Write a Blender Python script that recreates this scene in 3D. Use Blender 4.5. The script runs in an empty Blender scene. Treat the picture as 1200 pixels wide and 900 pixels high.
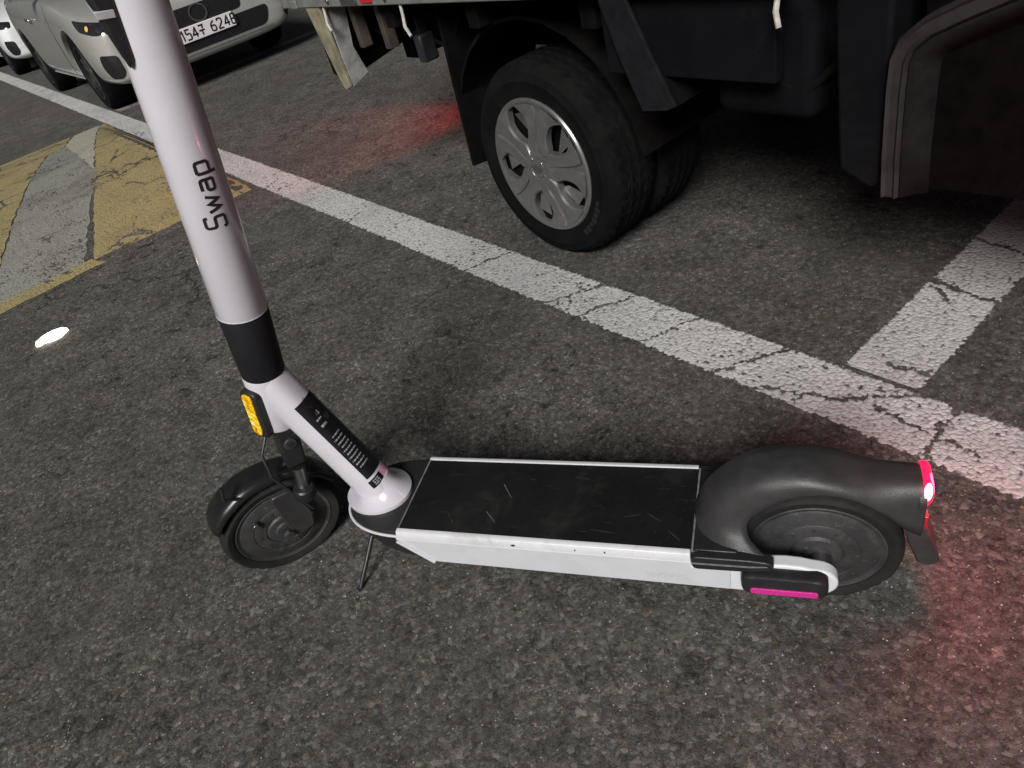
import bpy, bmesh, math, random
from math import sin, cos, pi, radians as R_
from mathutils import Vector as V, Matrix as M
from mathutils.bvhtree import BVHTree
random.seed(7)
SC = bpy.context.scene
COL = SC.collection

# ---------------------------------------------------------------- camera
PITCH, ROLL, HCAM, FPX = 0.648, -0.2992, 1.1024, 828.93
cd = bpy.data.cameras.new('camera'); cam = bpy.data.objects.new('camera', cd); COL.objects.link(cam)
F = V((0, cos(PITCH), -sin(PITCH))); Rt = V((1, 0, 0)); Up = Rt.cross(F)
R2 = Rt*cos(ROLL)+Up*sin(ROLL); U2 = -Rt*sin(ROLL)+Up*cos(ROLL)
mw = M((R2, U2, -F)).transposed().to_4x4(); mw.translation = (0, 0, HCAM); cam.matrix_world = mw
cd.sensor_width = 36; cd.lens = 36*FPX/1200; cd.clip_start = .02; cd.clip_end = 500
SC.camera = cam

# ---------------------------------------------------------------- sky, sun, exposure
SUN_EL, SUN_AZ = R_(37), R_(203)        # azimuth measured clockwise from +Y
w = bpy.data.worlds.new('World'); SC.world = w; w.use_nodes = True
nt = w.node_tree; bg = nt.nodes['Background']
sk = nt.nodes.new('ShaderNodeTexSky'); sk.sky_type = 'NISHITA'; sk.sun_disc = False
sk.sun_elevation = SUN_EL; sk.sun_rotation = SUN_AZ
hs = nt.nodes.new('ShaderNodeHueSaturation'); hs.inputs['Saturation'].default_value = .35
nt.links.new(sk.outputs[0], hs.inputs['Color']); nt.links.new(hs.outputs[0], bg.inputs[0]); bg.inputs[1].default_value = .014
sl = bpy.data.lights.new('sun', 'SUN'); sl.energy = 4.0; sl.angle = R_(22); sl.color = (1, .965, .93)
so = bpy.data.objects.new('sun', sl); COL.objects.link(so)
sd = V((sin(SUN_AZ)*cos(SUN_EL), cos(SUN_AZ)*cos(SUN_EL), sin(SUN_EL)))
so.rotation_euler = sd.to_track_quat('Z', 'Y').to_euler(); so.location = sd*20
SC.view_settings.view_transform = 'Standard'; SC.view_settings.look = 'None'
SC.view_settings.exposure = 0; SC.view_settings.gamma = 1
SC.cycles.max_bounces = 6

# ---------------------------------------------------------------- frames
LY = -1.0458
LD = V((cos(LY), sin(LY), 0)); LN = V((-LD.y, LD.x, 0))
def rw(a, b, z=0): return LD*a+LN*b+V((0, 0, z))        # road frame: a along the line, b across

# ---------------------------------------------------------------- helpers
def nd(t, kind, **kw):
    n = t.nodes.new(kind)
    for k, v in kw.items():
        if k.startswith('i_'):
            key = k[2:]; key = int(key) if key.isdigit() else key.replace('_', ' ')
            n.inputs[key].default_value = v
        else: setattr(n, k, v)
    return n
def math_(t, op, a, b=None, c=None, clamp=False):
    n = t.nodes.new('ShaderNodeMath'); n.operation = op; n.use_clamp = clamp
    for i, x in enumerate((a, b, c)):
        if x is None: continue
        if isinstance(x, (int, float)): n.inputs[i].default_value = x
        else: t.links.new(x, n.inputs[i])
    return n.outputs[0]
def mixc(t, f, a, b, blend='MIX'):
    n = t.nodes.new('ShaderNodeMix'); n.data_type = 'RGBA'; n.blend_type = blend
    for i, x in ((0, f), (6, a), (7, b)):
        if isinstance(x, (int, float)): n.inputs[i].default_value = x
        elif isinstance(x, (tuple, list)): n.inputs[i].default_value = (*x[:3], 1)
        else: t.links.new(x, n.inputs[i])
    return n.outputs[2]
def noise(t, vec, scale, detail=3, rough=.55, dist=0, out=0):
    n = nd(t, 'ShaderNodeTexNoise', i_Scale=scale, i_Detail=detail, i_Roughness=rough, i_Distortion=dist)
    t.links.new(vec, n.inputs['Vector']); return n.outputs[out]
def voro(t, vec, scale, feature='F1', out=0, rand=1):
    n = nd(t, 'ShaderNodeTexVoronoi', feature=feature, i_Scale=scale, i_Randomness=rand)
    t.links.new(vec, n.inputs['Vector']); return n.outputs[out]
def ramp(t, f, stops):
    n = t.nodes.new('ShaderNodeValToRGB'); t.links.new(f, n.inputs[0])
    e = n.color_ramp.elements
    while len(e) < len(stops): e.new(.5)
    for x, (p, c) in zip(e, stops):
        x.position = p; x.color = (*c, 1) if isinstance(c, (tuple, list)) else (c, c, c, 1)
    return n.outputs[0]
def sstep(t, v, lo, hi):
    n = nd(t, 'ShaderNodeMapRange', interpolation_type='SMOOTHSTEP', i_1=lo, i_2=hi); t.links.new(v, n.inputs[0]); return n.outputs[0]

def new_mat(name):
    m = bpy.data.materials.new(name); m.use_nodes = True
    t = m.node_tree; b = t.nodes['Principled BSDF']
    return m, t, b
def mat(name, col, rough=.5, metal=0, spec=.5, var=.12, vs=30, bump=0, bs=200, coat=0, dirt=0, dirtcol=(.06, .055, .05), emit=None, es=0, rvar=.12, scratch=0):
    m, t, b = new_mat(name)
    tc = nd(t, 'ShaderNodeTexCoord').outputs['Object']
    n = noise(t, tc, vs, 5, .6)
    f = sstep(t, n, .3, .7)
    c = mixc(t, f, tuple(x*(1-var) for x in col), tuple(min(1, x*(1+var)) for x in col))
    if dirt:
        d = sstep(t, noise(t, tc, 9, 8, .7, .6), .52, .75)
        c = mixc(t, math_(t, 'MULTIPLY', d, dirt), c, dirtcol)
        d2 = sstep(t, noise(t, tc, 130, 3, .6), .62, .74)
        c = mixc(t, math_(t, 'MULTIPLY', d2, dirt*.6), c, dirtcol)
    if scratch:
        mp = nd(t, 'ShaderNodeMapping'); mp.inputs['Scale'].default_value = (6, 90, 40); mp.inputs['Rotation'].default_value = (0, 0, .5)
        t.links.new(tc, mp.inputs['Vector'])
        s_ = sstep(t, noise(t, mp.outputs[0], 3, 4, .6), .66, .76)
        c = mixc(t, math_(t, 'MULTIPLY', s_, scratch), c, (.25, .25, .25))
    t.links.new(c, b.inputs['Base Color'])
    r = nd(t, 'ShaderNodeMapRange', i_3=max(.02, rough-rvar), i_4=min(1, rough+rvar)); t.links.new(noise(t, tc, vs*1.7, 4), r.inputs[0])
    t.links.new(r.outputs[0], b.inputs['Roughness'])
    b.inputs['Metallic'].default_value = metal; b.inputs['Specular IOR Level'].default_value = spec
    b.inputs['Coat Weight'].default_value = coat; b.inputs['Coat Roughness'].default_value = .06
    if bump:
        bp = nd(t, 'ShaderNodeBump', i_Strength=bump, i_Distance=.002); t.links.new(noise(t, tc, bs, 3), bp.inputs['Height'])
        t.links.new(bp.outputs[0], b.inputs['Normal'])
    if emit:
        b.inputs['Emission Color'].default_value = (*emit, 1); b.inputs['Emission Strength'].default_value = es
    return m

def obj(name, me, m=None, parent=None, smooth=True, bevel=0, seg=2, sub=0, kind=None):
    if isinstance(me, bmesh.types.BMesh):
        bm = me; bmesh.ops.recalc_face_normals(bm, faces=bm.faces) if len(bm.faces) and not bm.faces.layers.int.get('keep') else None
        me = bpy.data.meshes.new(name); bm.to_mesh(me); bm.free()
    o = bpy.data.objects.new(name, me); COL.objects.link(o)
    if m and not me.materials: me.materials.append(m)
    if smooth:
        me.polygons.foreach_set('use_smooth', [True]*len(me.polygons))
        try: me.set_sharp_from_angle(angle=R_(38))
        except Exception: pass
    if sub:
        x = o.modifiers.new('sub', 'SUBSURF'); x.levels = sub; x.render_levels = sub
    if bevel:
        x = o.modifiers.new('bev', 'BEVEL'); x.width = bevel; x.segments = seg; x.limit_method = 'ANGLE'; x.angle_limit = R_(40)
        x.harden_normals = False
    if parent: o.parent = parent
    if kind: o['kind'] = kind
    return o
def thing(name, label, cat, loc=(0, 0, 0), rz=0, group=None):
    o = bpy.data.objects.new(name, None); COL.objects.link(o); o.empty_display_size = .1
    o.location = loc; o.rotation_euler = (0, 0, rz); o['label'] = label; o['category'] = cat
    if group: o['group'] = group
    return o

def box(bm, lo, hi, T=None):
    vs = [bm.verts.new(V((x, y, z))) for x in (lo[0], hi[0]) for y in (lo[1], hi[1]) for z in (lo[2], hi[2])]
    for f in ((0, 1, 3, 2), (4, 6, 7, 5), (0, 4, 5, 1), (2, 3, 7, 6), (0, 2, 6, 4), (1, 5, 7, 3)): bm.faces.new([vs[i] for i in f])
    if T: 
        for v in vs: v.co = T(v.co)
    return vs
def bx(lo, hi, T=None):
    bm = bmesh.new(); box(bm, lo, hi, T); return bm
def loft(bm, rings, closed=True, cap0=True, cap1=True):
    vr = [[bm.verts.new(p) for p in r] for r in rings]
    n = len(vr[0])
    for a, b in zip(vr, vr[1:]):
        for i in range(n if closed else n-1):
            j = (i+1) % n
            bm.faces.new((a[i], a[j], b[j], b[i]))
    if closed and cap0: bm.faces.new(vr[0][::-1])
    if closed and cap1: bm.faces.new(vr[-1])
    return vr
def tube(bm, pts, rad, n=12, caps=True):
    pts = [V(p) for p in pts]; rads = rad if isinstance(rad, (list, tuple)) else [rad]*len(pts)
    rings = []; prev = None
    for i, p in enumerate(pts):
        d = (pts[min(i+1, len(pts)-1)]-pts[max(i-1, 0)]).normalized()
        if prev is None:
            u = d.orthogonal().normalized()
        else:
            u = (prev-d*prev.dot(d)).normalized()
        prev = u; v = d.cross(u)
        rings.append([p+(u*cos(2*pi*k/n)+v*sin(2*pi*k/n))*rads[i] for k in range(n)])
    loft(bm, rings, True, caps, caps)
def lathe(bm, prof, n=48, T=None, close=False, capa=False):
    """prof (r, y) about the Y axis"""
    T = T or (lambda p: p)
    rings = [[bm.verts.new(T(V((r*cos(2*pi*k/n), y, r*sin(2*pi*k/n))))) for k in range(n)] if r > 1e-6 else [bm.verts.new(T(V((0, y, 0))))] for r, y in prof]
    if close: rings.append(rings[0])
    for a, b in zip(rings, rings[1:]):
        for k in range(n):
            j = (k+1) % n
            if len(a) == 1 and len(b) == 1: continue
            if len(a) == 1: bm.faces.new((a[0], b[k], b[j]))
            elif len(b) == 1: bm.faces.new((a[k], a[j], b[0]))
            else: bm.faces.new((a[k], a[j], b[j], b[k]))
def prism(bm, prof, y0, y1, T=None, axes='xz'):
    """2-D outline (u, v) extruded along the third axis from y0 to y1"""
    def P(u, v, y):
        p = V((u, y, v)) if axes == 'xz' else (V((u, v, y)) if axes == 'xy' else V((y, u, v)))
        return T(p) if T else p
    loft(bm, [[P(u, v, y0) for u, v in prof], [P(u, v, y1) for u, v in prof]])
def prs(prof, y0, y1, T=None, axes='xz'):
    bm = bmesh.new(); prism(bm, prof, y0, y1, T, axes); return bm
def stroke2d(bm, pts, wd, fn, closed=False, h=0.0):
    """a polyline of width wd in 2-D, mapped to 3-D by fn(u, v)"""
    n = len(pts); L = []
    for i, (x, y) in enumerate(pts):
        a = pts[i-1] if (i or closed) else pts[i]; b = pts[(i+1) % n] if (i < n-1 or closed) else pts[i]
        if a == pts[i]: d = V((b[0]-x, b[1]-y)).normalized(); m_ = V((-d.y, d.x))
        elif b == pts[i]: d = V((x-a[0], y-a[1])).normalized(); m_ = V((-d.y, d.x))
        else:
            d1 = V((x-a[0], y-a[1])).normalized(); d2 = V((b[0]-x, b[1]-y)).normalized()
            n1 = V((-d1.y, d1.x)); n2 = V((-d2.y, d2.x)); m_ = (n1+n2); 
            m_ = n1 if m_.length < 1e-4 else m_/max(.35, (m_.dot(n1)))
            if m_.length > 1.8: m_ = m_.normalized()*1.8
        L.append((bm.verts.new(fn(x+m_.x*wd/2, y+m_.y*wd/2)), bm.verts.new(fn(x-m_.x*wd/2, y-m_.y*wd/2))))
    for i in range(n if closed else n-1):
        p, q = L[i], L[(i+1) % n]
        try: bm.faces.new((p[0], p[1], q[1], q[0]))
        except ValueError: pass
def rnd(pts, r, n=4, closed=False):
    """round the corners of a 2-D polyline"""
    out = []; N = len(pts)
    for i, p in enumerate(pts):
        if not closed and i in (0, N-1): out.append(p); continue
        P = V(p); A = V(pts[i-1])-P; B = V(pts[(i+1) % N])-P
        k = min(r, A.length*.49, B.length*.49)
        a = P+A.normalized()*k; b = P+B.normalized()*k
        for j in range(n+1):
            t = j/n; q = a*(1-t)**2+P*2*t*(1-t)+b*t*t; out.append((q.x, q.y))
    return out

# ---------------------------------------------------------------- asphalt shading (shared by the ground and the worn paint)
def asphalt(t, pos, bright=.84):
    wn = noise(t, pos, 160, 2, .6, out=1)
    wv = nd(t, 'ShaderNodeVectorMath', operation='MULTIPLY_ADD'); t.links.new(wn, wv.inputs[0]); wv.inputs[1].default_value = (.005, .005, 0); t.links.new(pos, wv.inputs[2])
    na = noise(t, pos, 48, 4, .65); nc = noise(t, pos, 420, 2, .7)
    reg = noise(t, pos, 1.15, 4, .55, .3)
    expo = sstep(t, reg, .40, .60)                                    # where the binder is worn off the stones
    v1 = nd(t, 'ShaderNodeTexVoronoi', i_Scale=120); t.links.new(wv.outputs[0], v1.inputs['Vector'])
    v2 = nd(t, 'ShaderNodeTexVoronoi', i_Scale=270); t.links.new(wv.outputs[0], v2.inputs['Vector'])
    s1 = nd(t, 'ShaderNodeSeparateColor'); t.links.new(v1.outputs['Color'], s1.inputs[0])
    s2 = nd(t, 'ShaderNodeSeparateColor'); t.links.new(v2.outputs['Color'], s2.inputs[0])
    c1 = ramp(t, s1.outputs[0], [(0, .022), (.35, .062), (.7, .115), (.88, .19), (1, .40)])
    c2 = ramp(t, s2.outputs[0], [(0, .022), (.4, .066), (.75, .125), (.93, .20), (1, .40)])
    c = mixc(t, math_(t, 'MULTIPLY_ADD', sstep(t, s1.outputs[1], .3, .7), .75, .20), c1, c2)
    sm = ramp(t, math_(t, 'MULTIPLY_ADD', na, .55, math_(t, 'MULTIPLY', nc, .45)), [(.37, .014), (.50, .078), (.62, .19)])
    c = mixc(t, math_(t, 'MULTIPLY_ADD', expo, -.16, .60), c, sm)
    tint = ramp(t, s2.outputs[2], [(0, (.95, 1.0, .86)), (.45, (1.03, 1.0, .92)), (.8, (1.10, .98, .86)), (.93, (1.06, .97, .98)), (1, (1.34, .97, .68))])
    c = mixc(t, 1, c, tint, 'MULTIPLY')
    mid = noise(t, pos, 6.5, 5, .65, .3)
    lv = math_(t, 'MULTIPLY_ADD', sstep(t, mid, .3, .7), .34, .86*bright)
    lv = math_(t, 'MULTIPLY', lv, math_(t, 'MULTIPLY_ADD', reg, .6, .74))
    pit = math_(t, 'MULTIPLY', sstep(t, noise(t, pos, 21, 6, .74, .5), .53, .63), math_(t, 'MULTIPLY_ADD', math_(t, 'MULTIPLY', expo, sstep(t, mid, .60, .44)), .9, .14))
    oil = sstep(t, noise(t, pos, 7.5, 5, .66, .5), .645, .75)
    lv = math_(t, 'MULTIPLY', lv, math_(t, 'MULTIPLY_ADD', pit, -.72, 1)); lv = math_(t, 'MULTIPLY', lv, math_(t, 'MULTIPLY_ADD', oil, -.48, 1))
    vm = nd(t, 'ShaderNodeVectorMath', operation='SCALE'); t.links.new(c, vm.inputs[0]); t.links.new(lv, vm.inputs['Scale'])
    c = vm.outputs[0]
    gl = math_(t, 'MULTIPLY', sstep(t, s2.outputs[1], .984, .99), sstep(t, v2.outputs['Distance'], .42, .25))
    c = mixc(t, math_(t, 'MULTIPLY', gl, .9), c, (.62, .61, .55))  # glints painted into the colour as tiny pale specks
    h = math_(t, 'ADD', math_(t, 'MULTIPLY_ADD', na, .7, math_(t, 'MULTIPLY', nc, .5)), math_(t, 'MULTIPLY_ADD', s1.outputs[1], .22, math_(t, 'MULTIPLY', v1.outputs['Distance'], -.35)))
    h = math_(t, 'SUBTRACT', h, math_(t, 'MULTIPLY', pit, .5))
    return c, h, gl
def finish(t, b, c, h, rough, bs=.6, bd=.006):
    t.links.new(c, b.inputs['Base Color'])
    if isinstance(rough, (int, float)): b.inputs['Roughness'].default_value = rough
    else: t.links.new(rough, b.inputs['Roughness'])
    b.inputs['Specular IOR Level'].default_value = .28
    bp = nd(t, 'ShaderNodeBump', i_Strength=bs, i_Distance=bd); t.links.new(h, bp.inputs['Height']); t.links.new(bp.outputs[0], b.inputs['Normal'])
m_asph, t, b = new_mat('asphalt')
pos = nd(t, 'ShaderNodeNewGeometry').outputs['Position']
# light scuff bands and tyre tracks along the lane
mp = nd(t, 'ShaderNodeMapping'); mp.inputs['Rotation'].default_value = (0, 0, -LY); t.links.new(pos, mp.inputs['Vector'])
mp2 = nd(t, 'ShaderNodeMapping'); mp2.inputs['Scale'].default_value = (.35, 2.6, 1); t.links.new(mp.outputs[0], mp2.inputs['Vector'])
scuff = sstep(t, noise(t, mp2.outputs[0], 1.6, 6, .65, .5), .5, .72)
c, h, gl = asphalt(t, pos)
c = mixc(t, math_(t, 'MULTIPLY', scuff, .22), c, (.13, .13, .12))
# one hair crack
cw = noise(t, pos, 5, 5, .6, out=1)
cv = nd(t, 'ShaderNodeVectorMath', operation='MULTIPLY_ADD'); t.links.new(cw, cv.inputs[0]); cv.inputs[1].default_value = (.25,)*3; t.links.new(pos, cv.inputs[2])
ck = math_(t, 'MULTIPLY', math_(t, 'SUBTRACT', 1, sstep(t, voro(t, cv.outputs[0], .8, 'DISTANCE_TO_EDGE'), .0, .007)), sstep(t, noise(t, pos, .9, 3), .5, .6))
c = mixc(t, math_(t, 'MULTIPLY', ck, .75), c, (.012, .012, .011))
h = math_(t, 'SUBTRACT', h, ck)
finish(t, b, c, h, math_(t, 'MULTIPLY_ADD', gl, -.5, .82))

def paint_mat(name, col, lo=None, hi=None, cracks=(), crackle=.5, wear=.5, dirt=.35, ends=None, bigcracks=5.0, grain=118):
    """road paint over asphalt: it lies on the stones in small beads; beads are missing along cracks, edges and worn spots, where the asphalt
    beneath shows. Coordinates: object (a, b)"""
    m, t, b = new_mat(name)
    pos = nd(t, 'ShaderNodeNewGeometry').outputs['Position']
    oc = nd(t, 'ShaderNodeTexCoord').outputs['Object']
    ac, ah, gl = asphalt(t, pos)
    ow = nd(t, 'ShaderNodeVectorMath', operation='MULTIPLY_ADD'); t.links.new(noise(t, oc, 150, 3, .65, out=1), ow.inputs[0]); ow.inputs[1].default_value = (.009, .009, 0); t.links.new(oc, ow.inputs[2])
    vc = nd(t, 'ShaderNodeTexVoronoi', i_Scale=grain); t.links.new(ow.outputs[0], vc.inputs['Vector'])
    cs = nd(t, 'ShaderNodeSeparateColor'); t.links.new(vc.outputs['Color'], cs.inputs[0])
    mv = nd(t, 'ShaderNodeMix'); mv.data_type = 'VECTOR'; mv.inputs[0].default_value = .8
    t.links.new(oc, mv.inputs[4]); t.links.new(vc.outputs['Position'], mv.inputs[5]); cp = mv.outputs[1]
    sp = nd(t, 'ShaderNodeSeparateXYZ'); t.links.new(cp, sp.inputs[0]); A, B = sp.outputs[0], sp.outputs[1]
    n1 = math_(t, 'SUBTRACT', noise(t, cp, 60, 3, .7), .5); n2 = math_(t, 'SUBTRACT', noise(t, cp, 11, 4, .65), .5)
    jag = math_(t, 'ADD', math_(t, 'MULTIPLY', n1, .012), math_(t, 'MULTIPLY', n2, .016))
    mask = None
    def mul(x):
        nonlocal mask
        mask = x if mask is None else math_(t, 'MULTIPLY', mask, x)
    if lo is not None:
        e = math_(t, 'MINIMUM', math_(t, 'SUBTRACT', B, lo), math_(t, 'SUBTRACT', hi, B))
        if ends: e = math_(t, 'MINIMUM', e, math_(t, 'MINIMUM', math_(t, 'SUBTRACT', A, ends[0]), math_(t, 'SUBTRACT', ends[1], A)))
        mul(sstep(t, math_(t, 'ADD', e, jag), 0, .0025))
    wv = nd(t, 'ShaderNodeVectorMath', operation='MULTIPLY_ADD'); t.links.new(noise(t, cp, 16, 4, .7, out=1), wv.inputs[0]); wv.inputs[1].default_value = (.07, .07, 0)
    sub = nd(t, 'ShaderNodeVectorMath', operation='SUBTRACT'); sub.inputs[1].default_value = (.035, .035, 0); t.links.new(cp, sub.inputs[0]); t.links.new(sub.outputs[0], wv.inputs[2])
    ws = nd(t, 'ShaderNodeSeparateXYZ'); t.links.new(wv.outputs[0], ws.inputs[0]); WA, WB = ws.outputs[0], ws.outputs[1]
    for (x0, y0, x1, y1, wd) in cracks:
        dx, dy = x1-x0, y1-y0; L2 = dx*dx+dy*dy
        tt = math_(t, 'ADD', math_(t, 'MULTIPLY', math_(t, 'SUBTRACT', WA, x0), dx/L2), math_(t, 'MULTIPLY', math_(t, 'SUBTRACT', WB, y0), dy/L2), clamp=True)
        ex = math_(t, 'SUBTRACT', math_(t, 'SUBTRACT', WA, x0), math_(t, 'MULTIPLY', tt, dx))
        ey = math_(t, 'SUBTRACT', math_(t, 'SUBTRACT', WB, y0), math_(t, 'MULTIPLY', tt, dy))
        d = math_(t, 'SQRT', math_(t, 'ADD', math_(t, 'MULTIPLY', ex, ex), math_(t, 'MULTIPLY', ey, ey)))
        mul(sstep(t, math_(t, 'ADD', d, math_(t, 'MULTIPLY', n1, .007)), wd*.55, wd*.55+.0025))
    op = sstep(t, noise(t, cp, 2.3, 3, .5), .66-.3*crackle, .84-.22*crackle)
    d1 = voro(t, wv.outputs[0], bigcracks, 'DISTANCE_TO_EDGE'); d2 = voro(t, wv.outputs[0], bigcracks*3.6, 'DISTANCE_TO_EDGE')
    mul(sstep(t, math_(t, 'SUBTRACT', d1, math_(t, 'MULTIPLY_ADD', op, .045*crackle, -.006)), 0, .008))
    op2 = sstep(t, noise(t, cp, 3.1, 3, .6), .58-.1*crackle, .80-.12*crackle)
    mul(sstep(t, math_(t, 'SUBTRACT', d2, math_(t, 'MULTIPLY_ADD', op2, .16*crackle, -.03)), 0, .03))
    # single beads gone, more of them where the traffic wore the line
    wz = math_(t, 'MULTIPLY_ADD', sstep(t, noise(t, cp, 4.5, 5, .72, .4), .40, .74), .30*wear, .015*wear)
    keep = sstep(t, math_(t, 'SUBTRACT', math_(t, 'MULTIPLY_ADD', cs.outputs[0], .72, math_(t, 'MULTIPLY', noise(t, cp, 34, 3, .7), .56)), math_(t, 'ADD', wz, .14)), 0, .02)
    mul(keep)
    bead = sstep(t, vc.outputs['Distance'], .78, .38)
    pc = mixc(t, cs.outputs[1], tuple(x*.80 for x in col), tuple(min(1, x*1.08) for x in col))
    pc = mixc(t, math_(t, 'MULTIPLY', math_(t, 'SUBTRACT', 1, bead), .26), pc, tuple(x*.42 for x in col))
    dd = sstep(t, noise(t, oc, 3.3, 8, .72, .5), .42, .72)
    pc = mixc(t, math_(t, 'MULTIPLY', dd, dirt), pc, tuple(.35*x+.05 for x in col))
    pc = mixc(t, math_(t, 'MULTIPLY', sstep(t, noise(t, oc, 230, 3, .7), .42, .70), .45), pc, tuple(x*.55 for x in col))
    edge = math_(t, 'MULTIPLY', mask, sstep(t, vc.outputs['Distance'], .98, .70))
    c = mixc(t, edge, ac, pc)
    hp = math_(t, 'MULTIPLY_ADD', bead, .7, math_(t, 'MULTIPLY_ADD', noise(t, oc, 260, 2, .6), .4, .35))
    mh = nd(t, 'ShaderNodeMix'); mh.data_type = 'FLOAT'; t.links.new(edge, mh.inputs[0]); t.links.new(ah, mh.inputs[2]); t.links.new(hp, mh.inputs[3])
    finish(t, b, c, mh.outputs[0], .68, .5, .005)
    return m

# ---------------------------------------------------------------- ground
bm = bmesh.new()
vs = [bm.verts.new(p) for p in ((-150, -60, 0), (150, -60, 0), (150, 220, 0), (-150, 220, 0))]; bm.faces.new(vs)
obj('ground', bm, m_asph, smooth=False, kind='structure')

def sheet(name, poly, z, m, zf=None, kind='structure', parent=None, step=.12, loc=None):
    """thin painted sheet in road coordinates; follows zf(a, b)"""
    bm = bmesh.new(); f = bm.faces.new([bm.verts.new((a, b_, 0)) for a, b_ in poly])
    if zf:
        a0 = min(p[0] for p in poly); a1 = max(p[0] for p in poly); x = a0+step
        while x < a1:
            bmesh.ops.bisect_plane(bm, geom=bm.verts[:]+bm.edges[:]+bm.faces[:], plane_co=(x, 0, 0), plane_no=(1, 0, 0)); x += step
        b0 = min(p[1] for p in poly); b1 = max(p[1] for p in poly); x = b0+step
        while x < b1:
            bmesh.ops.bisect_plane(bm, geom=bm.verts[:]+bm.edges[:]+bm.faces[:], plane_co=(0, x, 0), plane_no=(0, 1, 0)); x += step
        for v in bm.verts: v.co.z = zf(v.co.x, v.co.y)
    if not zf:
        bmesh.ops.inset_region(bm, faces=bm.faces[:], thickness=.014, use_boundary=True)
        for v in bm.verts: v.co.z += .0003 if v.is_boundary else z
    else:
        for v in bm.verts: v.co.z += z
    o = obj(name, bm, m, parent, smooth=bool(zf), kind=kind)
    if not parent: o.rotation_euler = (0, 0, LY)
    if o.data.polygons[0].normal.z < 0: o.data.flip_normals()
    return o
LO, HI = 1.037, 1.203
# transverse cracks of the long line as seen, (a0, b0, a1, b1, width)
ck_line = [(-1.87, 1.03, -1.80, 1.21, .006), (-1.47, 1.03, -1.36, 1.21, .006), (-1.33, 1.03, -1.24, 1.21, .005), (-1.10, 1.03, -1.02, 1.2, .005), (-.87, 1.03, -.76, 1.21, .007),
           (-.45, 1.205, -.60, 1.10, .007), (-.60, 1.10, -.75, 1.04, .006), (-.40, 1.22, -.38, 1.05, .006), (-.52, 1.13, -.3, 1.1, .005)]
m_line = paint_mat('white_line_paint', (.60, .605, .60), LO, HI, ck_line, crackle=.34, wear=1.05, dirt=.45)
sheet('parking_line', [(-19, LO-.017), (1.6, LO-.017), (1.6, HI+.008), (-19, HI+.008)], .0016, m_line)
ck_x = [(-.66, 1.62, -.46, 1.56, .011), (-.66, 1.83, -.5, 1.80, .005), (-.64, 1.60, -.56, 1.53, .006), (-.56, 1.26, -.45, 1.265, .008)]
m_x = paint_mat('white_cross_line_paint', (.56, .56, .55), HI+.003, 3.6, ck_x, crackle=.12, wear=.4, dirt=.4, ends=(-.636, -.474), bigcracks=3.5)
sheet('bay_line', [(-.655, HI+.0085), (-.455, HI+.0085), (-.455, 3.6), (-.655, 3.6)], .002, m_x)
m_x2 = paint_mat('faded_cross_line_paint', (.30, .29, .28), HI+.02, 3.6, (), crackle=.9, wear=1.0, dirt=.6, ends=(-7.33, -7.17))
sheet('faded_bay_line', [(-7.35, HI+.02), (-7.15, HI+.02), (-7.15, 3.6), (-7.35, 3.6)], .002, m_x2)

# ---------------------------------------------------------------- speed hump
HA0, HA1, HB1 = -6.95, -3.60, 1.03
def hz(a, b_):
    u = (a-HA0)/(HA1-HA0)
    if not 0 < u < 1: return 0
    e = min(1, max(0, (HB1-b_)/.12)); e = e*e*(3-2*e)
    return .095*(1-(2*u-1)**2)*e
hump = thing('speed_hump', 'low asphalt speed hump painted in worn yellow and white stripes', 'speed hump', rw(-5.27, -.5), LY)
hp = V((-5.27, -.5, 0))
def hlocal(o):
    for v in o.data.vertices: v.co -= hp
    return o
bm = bmesh.new(); N = 40
na = [HA0+(HA1-HA0)*i/N for i in range(N+1)]; nb = [HB1, HB1-.03, HB1-.06, HB1-.09, HB1-.12, .7, .3, -.3, -1, -2, -3.2]
g = [[bm.verts.new((a, b_, hz(a, b_)+.0015)) for b_ in nb] for a in na]
for i in range(N):
    for j in range(len(nb)-1): bm.faces.new((g[i][j], g[i+1][j], g[i+1][j+1], g[i][j+1]))
o = hlocal(obj('hump_surface', bm, m_asph, hump))
if o.data.polygons[50].normal.z < 0: o.data.flip_normals()
YEL = (.40, .335, .165)
m_yel = paint_mat('yellow_hump_paint', YEL, None, None, (), crackle=.78, wear=.7, dirt=.6, bigcracks=3.5)
m_wht = paint_mat('worn_white_hump_paint', (.31, .32, .28), None, None, (), crackle=.55, wear=1.7, dirt=.8, bigcracks=4)
m_wht2 = paint_mat('pale_hump_paint', (.46, .45, .37), None, None, (), crackle=.45, wear=.5, dirt=.4, bigcracks=4)
def jag(poly, amp=.008, st=.05):
    out = []
    for i, p in enumerate(poly):
        q = poly[(i+1) % len(poly)]; n = max(1, int(math.hypot(q[0]-p[0], q[1]-p[1])/st))
        for k in range(n):
            u = k/n; out.append((p[0]+(q[0]-p[0])*u+random.uniform(-amp, amp), p[1]+(q[1]-p[1])*u+random.uniform(-amp, amp)))
    return out
def stripe(name, poly, m, z):
    o = hlocal(sheet(name, jag(poly), z, m, zf=hz, kind=None, parent=hump))
    return o
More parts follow.
